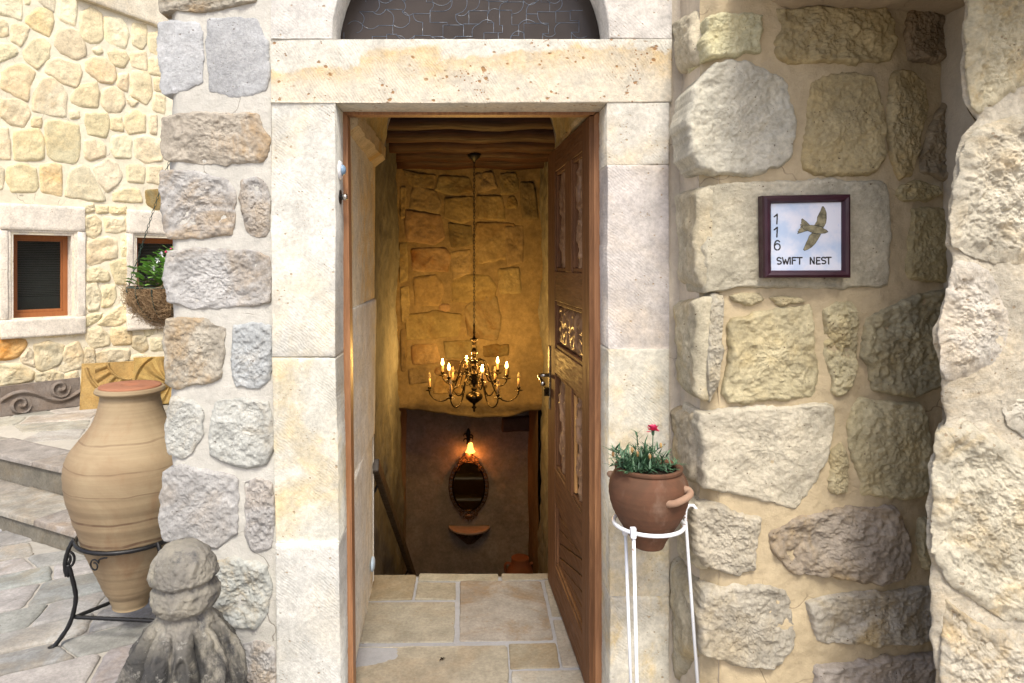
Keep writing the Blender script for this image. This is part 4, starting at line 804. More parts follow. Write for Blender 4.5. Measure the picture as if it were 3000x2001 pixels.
# ================================================================== tall clay storage jar and its iron stand
JX, JY = -1.469, 2.95; js = JY / 2000
jz = lambda y: CZ - (y - VY) * js
bands = [(jz(1272), .003, .4), (jz(1338), .003, .42), (jz(1404), .003, .42), (jz(1483), .0045, .65), (jz(1550), .006, .75), (jz(1562), .003, .5)]
M['jar'] = clay('jar_clay', (.27, .195, .115), (.33, .255, .155), (.25, .15, .08), bands, 3)
M['lid'] = clay('lid_clay', (.29, .12, .065), (.34, .155, .088), (.24, .10, .055), None, 6)
jar = empty('storage_jar', (JX, JY, jz(1781)), 'tall tan clay amphora with dark painted bands in an iron stand', 'jar')
pr = [(40, 1776), (54, 1772), (56, 1765), (68, 1735), (76, 1725), (88, 1702), (101, 1672), (115, 1645), (129, 1615), (146, 1577), (161, 1531), (174, 1500), (183, 1468), (192, 1445), (197, 1420), (201, 1390), (201, 1360), (196, 1335), (185, 1312), (168, 1292), (148, 1270), (129, 1250), (113, 1226), (102, 1200), (96, 1178), (93, 1165), (93, 1155), (97, 1150), (106, 1147), (109, 1141), (106, 1134), (97, 1132), (88, 1134), (85, 1150), (84, 1190), (10, 1200)]
pc = crom([(r * js * .865, jz(y), 0) for r, y in pr], 4)
MB().lathe([(max(p[0], .001), p[1]) for p in pc], JX, JY, 72, lambda r, z, a: r * (1 + .006 * math.sin(a * 2 + z * 6)) + .0008 * math.sin(z * 420)).build('jar_body', M['jar'], jar)
m = MB()  # scratched wavy scallops round the shoulder
for k in range(10):
    pts = []
    for i in range(13):
        a = 2 * math.pi * (k + i / 12) / 10; t = i / 12; z = jz(1318) + .032 * (1 - (2 * t - 1) ** 2) ** .7
        r = float(np.interp(-z, [-p[1] for p in pc][:110], [p[0] for p in pc][:110])); pts.append((JX + (r + .0006) * math.cos(a), JY + (r + .0006) * math.sin(a), z))
    m.tube(pts, .0013, 5)
m.build('scallop_line', plain('scallop_brown', (.30, .19, .10), .9, .1), jar, kind='stuff')
lp = [(.001, jz(1139)), (.070, jz(1139)), (.09, jz(1137)), (.122, jz(1136)), (.125, jz(1131)), (.122, jz(1127)), (.10, jz(1126)), (.045, jz(1125)), (.036, jz(1126)), (.026, jz(1131)), (.012, jz(1134)), (.001, jz(1134))]
MB().lathe(lp, JX, JY, 64).build('lid', M['lid'], jar)
js_ = empty('jar_stand', (JX, JY, 0), 'black twisted wrought iron stand holding the tall clay amphora', 'stand')
rz = jz(1562); rr_ = .207
MB().tube([(JX + rr_ * math.cos(a), JY + rr_ * math.sin(a), rz) for a in [2 * math.pi * i / 60 for i in range(60)]], .0095, 6, closed=True, tw=.35).build('stand_ring', M['iron'], js_)
for k, a in enumerate((205, 325, 85)):
    ca, sa = math.cos(math.radians(a)), math.sin(math.radians(a)); P = lambda r, z: (JX + r * ca, JY + r * sa, z)
    lg = MB().tube(crom([P(.211, rz + .01), P(.232, rz - .03), P(.244, rz - .09), P(.236, rz - .14), P(.234, .34), P(.212, .25), P(.206, .18), P(.228, .09), P(.274, .02), P(.290, .008)], 7), .0095, 6, tw=.3).build('leg', M['iron'], js_)
    MB().lathe([(.020, .0), (.021, .006), (.012, .012), (.001, .012)], *P(.292, 0)[:2], 12).build('foot_pad', M['iron'], lg)
    sp = [P(.232 + .026 * (1 - i / 26) * math.cos(i * .42 + 1.5), rz - .075 + .036 * (1 - i / 40) * math.sin(i * .42 + 1.5)) for i in range(27)]
    MB().tube(sp, .0055, 6).build('scroll', M['iron'], lg)
    # thin wire scrolls lying against the jar
    q = []
    for i in range(30):
        t = i / 29; aa = math.radians(a + 30 + 42 * t) ; q.append((JX + .2 * math.cos(aa) * (1 - .0 * t), JY + .2 * math.sin(aa), rz - .03 - .05 * math.sin(t * 3.1)))
    ce_ = math.radians(a + 42); tx, ty = -math.sin(ce_), math.cos(ce_); bx, by = JX + .196 * math.cos(ce_), JY + .196 * math.sin(ce_)
    sc2 = [(bx + tx * (.10 - .0 * i) * (1 - i / 20) + tx * .0, by + ty * .10 * (1 - i / 20), rz - .012 - .05 * (i / 20) ** 1.5) for i in range(10)] + [(bx + tx * (.03 + (.028 - i * .0009) * math.cos(i * .45 + .6)) , by + ty * (.03 + (.028 - i * .0009) * math.cos(i * .45 + .6)), rz - .055 + (.026 - i * .0009) * math.sin(i * .45 + .6)) for i in range(18)]
    MB().tube(sc2, .0035, 5).build('wire_scroll', M['iron'], js_)
for a in (205, 325, 85):
    b = a + 120; r0 = .208; za = .115
    MB().tube([(JX + r0 * math.cos(math.radians(a)) * (1 - t) + r0 * math.cos(math.radians(b)) * t, JY + r0 * math.sin(math.radians(a)) * (1 - t) + r0 * math.sin(math.radians(b)) * t, za) for t in [i / 24 for i in range(25)]], .0085, 6, tw=.5).build('cross_bar', M['iron'], js_)
# ================================================================== weathered carved stone finial
FX, FY = -.851, 2.03; fs = FY / 2000; fz = lambda y: CZ - (y - VY) * fs; FR = fs * .94
fpr = [(1, 1591), (18, 1592), (45, 1596), (72, 1612), (90, 1640), (99, 1668), (101, 1688), (95, 1702), (92, 1708), (98, 1720), (103, 1738), (102, 1756), (92, 1770), (78, 1776), (76, 1784), (80, 1792), (90, 1812), (102, 1835), (116, 1860), (132, 1885), (146, 1915), (156, 1950), (165, 1990), (172, 2050), (178, 2150), (182, 2340)]
pc = crom([(r * FR, fz(y), 0) for r, y in fpr], 6); Vv = []; n = 260; rows = []
rs = np.array([p[0] for p in pc]); zs = np.array([p[1] for p in pc]); L = np.r_[0, np.cumsum(np.hypot(np.diff(rs), np.diff(zs)))]; t = np.linspace(0, L[-1], 380)
rs, zs = np.interp(t, L, rs), np.interp(t, L, zs); A, Z = np.meshgrid(np.linspace(0, 2 * math.pi, n, endpoint=False), zs); Rr = np.repeat(rs[:, None], n, 1)
bd = sst(-Z, -fz(1800), -fz(1860)); th = A
lw = 1 - sst(-Z, -fz(1830), -fz(1960)); fold = (np.abs(np.sin(th * 4.5 + .35 * np.sin(Z * 11) + .95)) ** .6) * .058 + .010 * np.abs(np.sin(th * 13 + Z * 6)) * lw + .012 * np.sin(Z * 34 + 2 * np.cos(th * 9)) * (1 - lw); hol = -.022 * np.exp(-(((th - 4.75) / .13) ** 2)) * np.exp(-((Z - fz(1925)) / .07) ** 2)
Rr = Rr + bd * (fold - .040 + .014 * np.exp(-((np.hypot((th - 5.05) / .13, (Z - fz(1905)) / .055) - 1) / .3) ** 2)) + bd * hol * 0
hd_ = 1 - sst(-Z, -fz(1790), -fz(1800)); gr = np.exp(-(((Z - (fz(1700) + .006 * np.sin(th + 1.9))) / .010) ** 2)); Rr = Rr - hd_ * gr * .014
P = np.c_[(Rr * np.cos(A)).ravel(), (Rr * np.sin(A)).ravel(), Z.ravel()]
ns = fbm(P * 8, 5) * .006 + fbm(P * 26 + 7, 4) * .006 + fbm(P * 75 + 3, 3) * .003; k = 1 + ns / np.maximum(.03, np.hypot(P[:, 0], P[:, 1])); P[:, 0] *= k; P[:, 1] *= k
P[:, 2] += .018 * np.clip(P[:, 0] * 4, -1, 1) * sst(P[:, 2], fz(1720), fz(1600)) * -1 + 0; P = P + np.array([FX, FY, 0])
m = len(zs); F = [(i * n + k, i * n + (k + 1) % n, (i + 1) * n + (k + 1) % n, (i + 1) * n + k) for i in range(m - 1) for k in range(n)] + [tuple(range(n)), tuple((m - 1) * n + k for k in range(n))[::-1]]
fm = NT('finial_stone', .95, .1); nA = fm.noise(4.5, 7, .65, .6); c = fm.mix(fm.mapr(nA, .35, .65), (.24, .225, .195), (.33, .305, .24))
c = fm.mix(fm.mapr(fm.noise(13, 8, .7), .5, .68), c, (.10, .10, .10)); dk = fm.mapr(fm.noise(7, 6, .7, .6, fm.scale(fm.co, (1, 1, .28))), .40, .56)
sp_ = fm.n('ShaderNodeSeparateXYZ'); fm.put(sp_.inputs[0], fm.co); dk = fm.math('MULTIPLY', dk, fm.mapr(sp_.outputs[2],   .46, .56, .88, .3)); c = fm.mix(dk, c, (.035, .036, .038))
c = fm.mix(fm.mapr(fm.noise(28, 6, .75), .58, .66, 0, .5), c, (.36, .35, .31)); b = fm.bump(fm.noise(35, 9, .75), 1., .010); b = fm.bump(fm.noise(150, 4, .7), .7, .003, b); fm.done(c, b)
fin = obj('stone_finial', P, F, fm.m); tag(fin, 'weathered grey carved stone finial with dark streaks standing before the pier', 'finial')
# ================================================================== white plant stand, clay pot, carnation
TX, TY = .548, 2.10; ts = TY / 2000; tz = lambda y: CZ - (y - VY) * ts
pst = empty('plant_stand', (TX, TY, 0), 'tall white enamelled metal plant stand holding the clay flowerpot', 'stand')
rz = tz(1531); rr_ = .105
MB().tube([(TX + rr_ * math.cos(a), TY + rr_ * math.sin(a), rz) for a in [2 * math.pi * i / 48 for i in range(48)]], .0062, 8, closed=True).build('stand_ring', M['whiter'], pst)
for top, b_, hk in ((at(1856, 1552, 1.985), (1866, 2001, 1.96), 0), (at(1832, 1545, 2.16), (1848, 2001, 2.18), 0), (at(2008, 1512, 2.12), (2044, 2001, 2.13), 1)):
    bt = at(*b_); g_ = top + (bt - top) * (top.z / (top.z - bt.z)); pts = [g_, top]
    if hk: pts = [g_, top, top + Vector((.002, 0, .022)), top + Vector((.012, 0, .034)), top + Vector((.024, -.003, .034)), top + Vector((.033, -.004, .022)), top + Vector((.036, -.004, .014))]
    MB().tube(pts, .0052, 8).build('leg', M['whiter'], pst)
    if not hk: MB().box(top.x - .010, top.x + .006, top.y - .012, top.y + .004, top.z - .022, top.z + .008).build('clamp', M['white'], pst, smooth=False, bevel=.002)
pot = empty('flower_pot', (TX, TY, tz(1600)), 'round brown clay pot with small side handles on the white stand', 'pot')
M['pot'] = clay('pot_clay', (.095, .048, .027), (.14, .062, .034), (.21, .14, .10), None, 7)
pr = [(44, 1599), (47, 1592), (53, 1578), (67, 1556), (80, 1537), (96, 1510), (108, 1486), (116, 1457), (118, 1432), (114, 1407), (105, 1388), (97, 1379), (98, 1375), (101, 1370), (100, 1365), (94, 1363), (86, 1365), (82, 1372), (84, 1390)]
pc = crom([(r * ts * .967, tz(y), 0) for r, y in pr], 4); MB().lathe([(p[0], p[1]) for p in pc][:-1], TX, TY, 64, lambda r, z, a: r * (1 + .008 * math.sin(a * 2 + 1)) + .0006 * math.sin(z * 600)).build('pot_body', M['pot'], pot)
MB().lathe([(.084 * 1, tz(1376)), (.05, tz(1374)), (.001, tz(1373))], TX, TY, 24).build('soil', M['soil'], pot)
M['hand'] = clay('handle_clay', (.28, .17, .11), (.33, .22, .15), (.22, .13, .08), None, 9)
for s_ in (1, -1):
    hp = [(-76, .108, 1440), (-72, .126, 1436), (-64, .137, 1428), (-50, .139, 1420), (-40, .132, 1414), (-37, .108, 1412)]
    MB().tube(crom([(TX + r * math.cos(math.radians(a if s_ > 0 else 180 + a)), TY + r * math.sin(math.radians(a if s_ > 0 else 180 + a)), tz(y)) for a, r, y in hp], 4), [.012] * 3 + [.010] * 14 + [.012] * 4, 10).build('handle', M['hand'], pot)
# plants ----------------------------------------------------------------
def blade(mb, p, d, ln, wd, droop=.3, seg=5, fold=.15):
    d = Vector(d).normalized(); side = d.cross(Vector((0, 0, 1))); side = side.normalized() if side.length > .05 else Vector((1, 0, 0)); V = []; q = Vector(p)
    for i in range(seg + 1):
        t = i / seg; w_ = wd * (math.sin(math.pi * min(1, t * .9 + .12)) ** .8) * (1 - t ** 4); up = side.cross(d).normalized()
        V += [q - side * w_ + up * w_ * fold * 2, q, q + side * w_ + up * w_ * fold * 2]
        d = (d + Vector((0, 0, -droop / seg))).normalized(); q = q + d * (ln / seg)
    mb.add(V, [(i * 3 + j, i * 3 + j + 1, i * 3 + j + 4, i * 3 + j + 3) for i in range(seg) for j in (0, 1)])
rn = random.Random(5)
car = empty('carnation_plant', (TX, TY, tz(1376)), 'small pink carnation with narrow blue green leaves growing in the clay pot', 'plant')
lf = MB(); stm = MB(); base = Vector((TX - .02, TY, tz(1378)))
def shoot(p0, p1, n=9, ln=.038, sag=0):
    p0, p1 = Vector(p0), Vector(p1); pts = crom([p0, (p0 + p1) / 2 + Vector((rn.uniform(-.01, .01), rn.uniform(-.01, .01), .012)), p1], 4); stm.tube(pts, .0012, 5)
    for i in range(n):
        t = (i + .6) / n; q = pts[min(len(pts) - 1, int(t * (len(pts) - 1)))]; a = i * 1.7 + rn.random()
        for s_ in (0, math.pi):
            ax = (p1 - p0).normalized(); d = Vector((math.cos(a + s_), math.sin(a + s_), .55)) + ax * .7; blade(lf, q, d, ln * rn.uniform(.7, 1.25), rn.uniform(.0020, .0034), rn.uniform(.1, .9))
for i in range(44):
    a = rn.uniform(0, 2 * math.pi); r = rn.uniform(0, .05); p0 = base + Vector((r * math.cos(a), r * math.sin(a), 0)); o = rn.uniform(.015, .085); h = rn.uniform(.02, .075) - o * .25
    shoot(p0, p0 + Vector((o * math.cos(a) * 1.0 - .006, o * math.sin(a) * .8, h)), 6, .034)
for a, b, n in (((1850, 1372), (1782, 1316), 8), ((1860, 1370), (1800, 1345), 8), ((1875, 1370), (1866, 1265), 8), ((1890, 1370), (1886, 1300), 7), ((1905, 1375), (1935, 1310), 8), ((1910, 1378), (1955, 1338), 7), ((1840, 1380), (1825, 1385), 6), ((1850, 1375), (1812, 1370), 7)):
    shoot(at(*a, TY - .02), at(*b, TY - .03 - rn.uniform(0, .03)), n, .032)
lf.build('foliage', M['leaf'], car, kind='stuff')
fl0 = at(1913, 1262, 2.07); stm.tube(crom([at(1905, 1372, TY), at(1911, 1330, 2.08), fl0 - Vector((0, 0, .006))], 6), .0016, 6)
for bx, by in ((1796, 1330), (1936, 1305), (1868, 1330), (1904, 1338), (1852, 1318)):
    p = at(bx, by, 2.06); MB().ball(p, (.0045, .0045, .009), 8, 6).build('bud', M['bud'], car)
stm.build('stem', M['leaf'], car, kind='stuff')
fw_ = MB()
for i in range(46):
    a = rn.uniform(0, 6.28); el = rn.uniform(-.15, 1.3); d = Vector((math.cos(a) * math.cos(el), math.sin(a) * math.cos(el), math.sin(el))); ln = rn.uniform(.012, .020); w_ = rn.uniform(.005, .008)
    s1 = d.cross(Vector((.1, .2, 1))).normalized(); up = s1.cross(d); V = [fl0, fl0 + d * ln * .5 - s1 * w_ * .6, fl0 + d * ln * .5 + s1 * w_ * .6]
    for j in range(5): V.append(fl0 + d * ln * (1 + .16 * (j % 2)) + s1 * w_ * (j - 2) * .55 + up * rn.uniform(-.003, .003))
    fw_.add(V, [(0, 1, 2), (1, 3, 4, 5), (1, 5, 2), (2, 5, 6, 7)])
fw_.build('blossom', M['pink'], car)
MB().lathe([(.0015, fl0.z - .016), (.0045, fl0.z - .010), (.005, fl0.z + .001), (.003, fl0.z + .003)], fl0.x, fl0.y, 10).build('calyx', M['leaf'], car)
# ================================================================== sign
YS = 2.085 - .028; s8 = lambda x, y: (2200 + x / 5.228, 540 + y / 5.228)
PSg = Plane((0, 2.062, 0), (1, 0, 0), (0, -1, 0)); PSi = Plane((0, 2.056, 0), (1, 0, 0), (0, -1, 0))
sc0 = PSg.uv(*s8(850, 800)); sign = empty('house_sign', (sc0[0], 2.07, sc0[1]), 'square maroon framed sign with a painted bird reading 116 SWIFT NEST', 'sign')
O_ = [PSg.uv(*s8(*p)) for p in ((172, 175), (1515, 150), (1518, 1435), (190, 1435))]; I_ = [PSg.uv(*s8(*p)) for p in ((306, 294), (1392, 270), (1392, 1316), (308, 1320))]
for i in range(4):
    j = (i + 1) % 4; prof = [(0, -.03), (0, .000), (.12, .008), (.4, .012), (.75, .010), (1, .001), (1, -.010)]
    V = [];
    for (t, w_) in prof:
        for k in (i, j): V.append((O_[k][0] * (1 - t) + I_[k][0] * t, O_[k][1] * (1 - t) + I_[k][1] * t, w_))
    obj('frame_side', PSg.pts(V), [[a * 2, a * 2 + 1, a * 2 + 3, a * 2 + 2] for a in range(6)], M['maroon'], sign, smooth=False)
m_ = NT('sign_sky_print', .35, .4); c = m_.mix(m_.mapr(m_.noise(9, 5, .6), .4, .62), (.42, .53, .70), (.66, .68, .76)); c = m_.mix(m_.mapr(m_.noise(22, 5, .7), .6, .75, 0, .35), c, (.28, .42, .66)); m_.done(c)
ppoly(PSg, [s8(*p) for p in ((300, 288), (1398, 264), (1398, 1322), (302, 1326))], -.012, -.004, 'sign_board', m_.m, sign, bevel=0)
PSt = Plane((0, 2.062 + .0036, 0), (1, 0, 0), (0, -1, 0))
def stroke(px, r, name, mat=M['ink']):
    P = [PSt.uv(*s8(*p)) for p in px]; m = MB()
    for (a, b), (c, d) in zip(P, P[1:]): m.tube([(a, 0, b), (c, 0, d)], r, 8)
    for a, b in P: m.ball((a, 0, b), r, 8, 4)
    V = np.array(m.V); V[:, 1] = PSt.O.y + V[:, 1] * .15; return obj(name, V, m.F, mat, sign)
RS = .0021
def arcp(cx, cy, rx, ry, a0, a1, n=14): return [(cx + rx * math.cos(math.radians(a0 + (a1 - a0) * i / n)), cy - ry * math.sin(math.radians(a0 + (a1 - a0) * i / n))) for i in range(n + 1)]
def glyph(nm, lines):
    e = None
    for l in lines:
        if e is None: e = stroke(l, RS, nm)
        else: stroke(l, RS, nm + '_stroke').parent = e
for x0, y0 in ((355, 455), (355, 655)): glyph('numeral_one', [[(x0 + 2, y0 + 42), (x0 + 22, y0 + 26), (x0 + 48, y0 + 2), (x0 + 46, y0 + 75), (x0 + 42, y0 + 150)]])
glyph('numeral_six', [[(438, 880), (420, 862), (395, 862), (374, 885), (362, 920), (360, 950)], arcp(404, 958, 43, 48, 150, 15, 8), arcp(404, 958, 43, 48, 0, -70, 6), arcp(404, 958, 43, 48, 190, 262, 6)])
yy0, yy1 = 1122, 1222
def S_(x, w_, y0=yy0, y1=yy1): h = (y1 - y0) / 4; return [(x + w_ * .92, y0 + h * .5)] + arcp(x + w_ / 2, y0 + h, w_ * .46, h, 60, 265, 10) + arcp(x + w_ / 2, y0 + 3 * h, w_ * .5, h, 85, -130, 12)
glyph('letter_S', [S_(398, 66)]); glyph('letter_W', [[(482, yy0), (508, yy1), (530, yy0 + 30), (556, yy1), (584, yy0)]]); glyph('letter_I', [[(602, yy0), (602, yy1)]])
glyph('letter_F', [[(690, yy0), (634, yy0), (634, yy1)], [(634, 1165), (680, 1163)]]); glyph('letter_T', [[(706, yy0), (784, yy0)], [(746, yy0), (746, yy1)]])
glyph('letter_N', [[(910, yy1), (910, yy0), (968, yy1 - 4), (968, yy0 - 2)]]); glyph('letter_E', [[(1058, yy0), (1006, yy0), (1006, yy1), (1060, yy1 - 4)], [(1006, 1168), (1050, 1166)]]); glyph('letter_S', [S_(1080, 66, yy0 - 4, yy1 - 6)]); glyph('letter_T', [[(1152, yy0 - 4), (1228, yy0 - 4)], [(1190, yy0 - 4), (1190, yy1 - 4)]])
body = [(1185, 730), (1160, 700), (1120, 680), (1080, 650), (1000, 632), (920, 622), (860, 630), (790, 628), (768, 650), (810, 690), (870, 712), (930, 740), (1000, 758), (1080, 756), (1130, 752)]
wing1 = [(970, 628), (1010, 560), (1016, 500), (1046, 440), (1064, 410), (1076, 375), (1090, 338), (1108, 334), (1135, 370), (1158, 440), (1160, 520), (1150, 590), (1112, 664), (1060, 648)]
wing2 = [(936, 742), (890, 790), (868, 850), (850, 880), (830, 930), (800, 1000), (820, 1018), (870, 1000), (930, 965), (985, 910), (1030, 840), (1075, 762), (1000, 756)]
tail = [(905, 626), (850, 570), (785, 522), (768, 548), (782, 560), (765, 575), (775, 600), (752, 620), (765, 640), (752, 662), (770, 668), (730, 690), (735, 705), (715, 718), (722, 735), (706, 760), (760, 745), (830, 722), (872, 712), (860, 660)]
brd = empty('painted_bird', PSg.pts([[sc0[0], sc0[1], 0]])[0].tolist(), parent=sign)
def sc_p(pts, k): cx_ = sum(p[0] for p in pts) / len(pts); cy_ = sum(p[1] for p in pts) / len(pts); return [(cx_ + (p[0] - cx_) * k, cy_ + (p[1] - cy_) * k) for p in pts]
for nm, q, lv in (('wing', wing1, 0), ('wing', wing2, 0), ('tail', tail, 1), ('body', body, 2)):
    ppoly(PSt, [s8(*p) for p in q], -.001, .0003 + lv * .0003, nm + '_outline', M['ink'], brd, bevel=0); ppoly(PSt, [s8(*p) for p in sc_p(q, .94)], -.001, .0004 + lv * .0003, nm, M['bird'], brd, bevel=0)
# ================================================================== chandelier
CX, CY = .027, 4.9
ch = empty('chandelier', (CX, CY, 2.38), 'brass chandelier with two tiers of candle arms hanging on a chain', 'chandelier')
col = [(.001, .528), (.006, .532), (.008, .545), (.005, .552), (.018, .560), (.020, .566), (.008, .572), (.012, .59), (.026, .598), (.058, .625), (.062, .640), (.058, .655), (.034, .672), (.012, .680), (.020, .69), (.022, .70), (.010, .708), (.014, .73), (.020, .75), (.014, .78), (.024, .80), (.026, .81), (.012, .82), (.018, .85), (.026, .87), (.012, .882), (.036, .892), (.036, .896), (.010, .902), (.012, .92), (.022, .945), (.024, .962), (.014, .985), (.006, .995), (.020, 1.01), (.012, 1.02), (.018, 1.03), (.012, 1.04), (.030, 1.05), (.030, 1.054), (.010, 1.062), (.008, 1.075), (.006, 1.08), (.010, 1.10), (.006, 1.13), (.008, 1.15), (.004, 1.165)]
MB().lathe([(r, z) for r, z in col], CX, CY, 20).build('column', M['brass'], ch)
MB().lathe([(.05, 2.385), (.045, 2.36), (.02, 2.34), (.006, 2.325), (.001, 2.32)], CX, CY, 16).build('ceiling_rose', M['iron'], ch)
lk_me = None; z = 1.16; i = 0
while z < 2.32:
    if lk_me is None:
        m = MB(); m.tube([(.006 * math.cos(a), 0, .013 * math.sin(a)) for a in [2 * math.pi * k / 10 for k in range(10)]], .0028, 5, closed=True); o = m.build('chain_link', M['iron'], None); lk_me = o.data
    else: o = bpy.data.objects.new('chain_link', lk_me); COL.objects.link(o)
    o.location = (CX, CY, z + .013); o.rotation_euler = (0, 0, (i % 2) * math.pi / 2); o.parent = ch; o.matrix_parent_inverse = Matrix.Translation(ch.location).inverted(); z += .0222; i += 1
MB().lathe([(.003, .0), (.004, .01)], CX, CY, 6).build('hook', M['iron'], ch).location = (0, 0, 2.31)
def arm(ang, R_, zc, lit, inner):
    ca, sa = math.cos(math.radians(ang)), math.sin(math.radians(ang)); P = lambda r, z, s_=0: (CX + r * ca - s_ * sa, CY + r * sa + s_ * ca, z)
    a_ = MB(); a_.tube(crom([P(r, z) for r, z in inner], 6), .0048, 7)
    r1, z1 = inner[0]; a_.tube([P(.05 + .024 * (1 - i / 26) * math.cos(i * .5), z1 + .0 + .024 * (1 - i / 26) * math.sin(i * .5)) for i in range(22)], .0026, 5)
    a_.tube([P(R_ * .55 + .018 * (1 - i / 26) * math.cos(i * .5 + 2), z1 - .05 + .018 * (1 - i / 26) * math.sin(i * .5 + 2)) for i in range(20)], .0022, 5)
    ao = a_.build('arm', M['brass'], ch)
    x, y, _ = P(R_, 0)
    MB().lathe([(.004, zc - .014), (.007, zc - .008), (.030, zc - .002), (.030, zc + .001), (.009, zc + .003), (.008, zc + .009), (.013, zc + .014), (.014, zc + .022), (.011, zc + .026)], x, y, 16).build('drip_pan', M['brass'], ao)
    ht = .068 if lit else .082
    MB().lathe([(.0085, zc + .02), (.0085, zc + ht), (.005, zc + ht + .003)], x, y, 10).build('candle', M['candle'], ao)
    b0 = zc + ht; MB().lathe([(.004, b0), (.011, b0 + .012), (.012, b0 + .020), (.007, b0 + .036), (.0015, b0 + .050)], x, y, 10).build('lit_bulb' if lit else 'bulb', M['flame'] if lit else M['clear'], ao)
    if lit:
        l = bpy.data.lights.new('bulb_light', 'POINT'); l.energy = 4.7; l.color = (1, .57, .15); l.shadow_soft_size = .012
        lo = bpy.data.objects.new('bulb_light', l); COL.objects.link(lo); lo.location = (x, y, b0 + .062)
low = [(.012, .735), (.045, .79), (.085, .80), (.12, .76), (.145, .69), (.185, .628), (.235, .607), (.285, .622), (.315, .655), (.32, .674)]
upp = [(.012, .86), (.035, .90), (.07, .905), (.10, .875), (.115, .80), (.14, .745), (.175, .725), (.215, .735), (.237, .76), (.24, .772)]
for k in range(6): arm(60 * k, .32, .686, False, low)
for k in range(6): arm(-77 + 60 * k, .24, .784, True, upp)
# ================================================================== lower room: lamp, mirror, shelf, rail, jar
YM = 6.78; ms = YM / 2000; mz = lambda y: CZ - (y - VY) * ms; mx = lambda x: (x - VX) * ms
lamp = empty('wall_lamp', (mx(1376), YM, mz(1285)), 'lit orange glass bell wall lamp on a dark ornate bracket above the mirror', 'lamp')
b = MB(); cxl = mx(1372); r2 = random.Random(2)
b.lathe([(.004, mz(1250)), (.012, mz(1254)), (.022, mz(1262)), (.026, mz(1268)), (.018, mz(1276)), (.022, mz(1282)), (.013, mz(1290)), (.020, mz(1294)), (.014, mz(1297)), (.001, mz(1299))], cxl, YM - .06, 14, lambda r, z, a: r * (1 + .2 * math.sin(a * 3 + z * 90)))
b.tube([(cxl, YM - .06, mz(1280)), (cxl, YM - .02, mz(1276)), (cxl, YM + .02, mz(1270))], .008, 6)
b.build('bracket', M['iron'], lamp)
for sx, y0 in ((-1, 1268), (1, 1272), (-1, 1283), (1, 1279)):
    q = MB(); q.tube(crom([(cxl, YM - .06, mz(y0)), (cxl + sx * .03, YM - .07, mz(y0 - 3)), (cxl + sx * .045, YM - .07, mz(y0 + 2)), (cxl + sx * .038, YM - .07, mz(y0 + 8))], 4), [.010, .009, .009, .009, .008, .008, .007, .006, .005, .004, .003, .002, .002], 6); q.build('leaf_scroll', M['iron'], lamp)
xs_ = mx(1378); MB().lathe([(.018, mz(1292)), (.024, mz(1296)), (.028, mz(1306)), (.034, mz(1312)), (.048, mz(1318)), (.045, mz(1319)), (.03, mz(1314))], xs_, YM - .07, 30, lambda r, z, a: r * (1 + (.08 * math.sin(a * 6) if z < mz(1311) else .02 * math.sin(a * 12)))).build('glass_shade', M['shade'], lamp)
l = bpy.data.lights.new('lamp_light', 'POINT'); l.energy = 1.3; l.color = (1, .28, .05); l.shadow_soft_size = .03; lo = bpy.data.objects.new('lamp_light', l); COL.objects.link(lo); lo.location = (xs_, YM - .09, mz(1328))
# mirror
mir = empty('oval_mirror', (mx(1374), YM, mz(1425)), 'tall oval mirror in a dark openwork ornate frame on the lower wall', 'mirror')
mcx, mcz = mx(1373), mz(1424); ra, rb = 45 * ms, 69 * ms
m = MB(); m.add([(mcx + ra * math.cos(t), YM - .012, mcz + rb * math.sin(t)) for t in [2 * math.pi * i / 48 for i in range(48)]], [tuple(range(47, -1, -1))]); m.build('mirror_glass', M['mirror'], mir, smooth=False)
MB().tube([(mcx + (ra + .005) * math.cos(t), YM - .016, mcz + (rb + .005) * math.sin(t)) for t in [2 * math.pi * i / 60 for i in range(60)]], .008, 6, closed=True).build('inner_rim', M['brass'], mir)
M['bronze'] = plain('dark_bronze', (.13, .08, .05), .4, .5, .7, .4, 40, .3)
k_ = 0
for i in range(40):
    t = 2 * math.pi * i / 40; e = 1.0; px_, pz_ = mcx + (ra + .024) * math.cos(t), mcz + (rb + .024) * math.sin(t)
    if i % 2: q = MB().tube([(px_ + .016 * (1 - j / 16) * math.cos(j * .6 + t), YM - .016, pz_ + .016 * (1 - j / 16) * math.sin(j * .6 + t)) for j in range(13)], .0042, 5)
    else: q = MB(); q.ball((px_, YM - .014, pz_), (.012, .009, .012), 8, 5)
    q.build('frame_ornament', M['bronze'], mir)
MB().tube([(mcx + (ra + .042) * math.cos(t), YM - .014, mcz + (rb + .042) * math.sin(t)) for t in [2 * math.pi * i / 60 for i in range(60)]], [.005 + .0025 * math.sin(i * 1.9) for i in range(60)], 6, closed=True).build('outer_rim', M['bronze'], mir)
for sx in (-1, 1):
    for (x0, y0, sz, ph) in ((.045, 1343, .030, 0), (.085, 1350, .026, 1), (.115, 1372, .022, 2), (.035, 1512, .024, 3), (.07, 1504, .02, 4), (.02, 1337, .02, 2)):
        MB().tube([(mcx + sx * (x0 + sz * (1 - j / 22) * math.cos(j * .5 + ph)), YM - .018, mz(y0) + sz * (1 - j / 22) * math.sin(j * .5 + ph)) for j in range(18)], .0055, 6).build('crest_scroll', M['bronze'], mir)
q = MB(); q.ball((mcx, YM - .016, mz(1334)), (.045, .014, .040), 12, 7); q.build('crest', M['bronze'], mir)
q = MB(); q.ball((mcx, YM - .016, mz(1512)), (.04, .014, .026), 12, 7); q.ball((mcx, YM - .016, mz(1521)), (.010, .010, .016), 8, 5); q.build('bottom_drop', M['bronze'], mir)
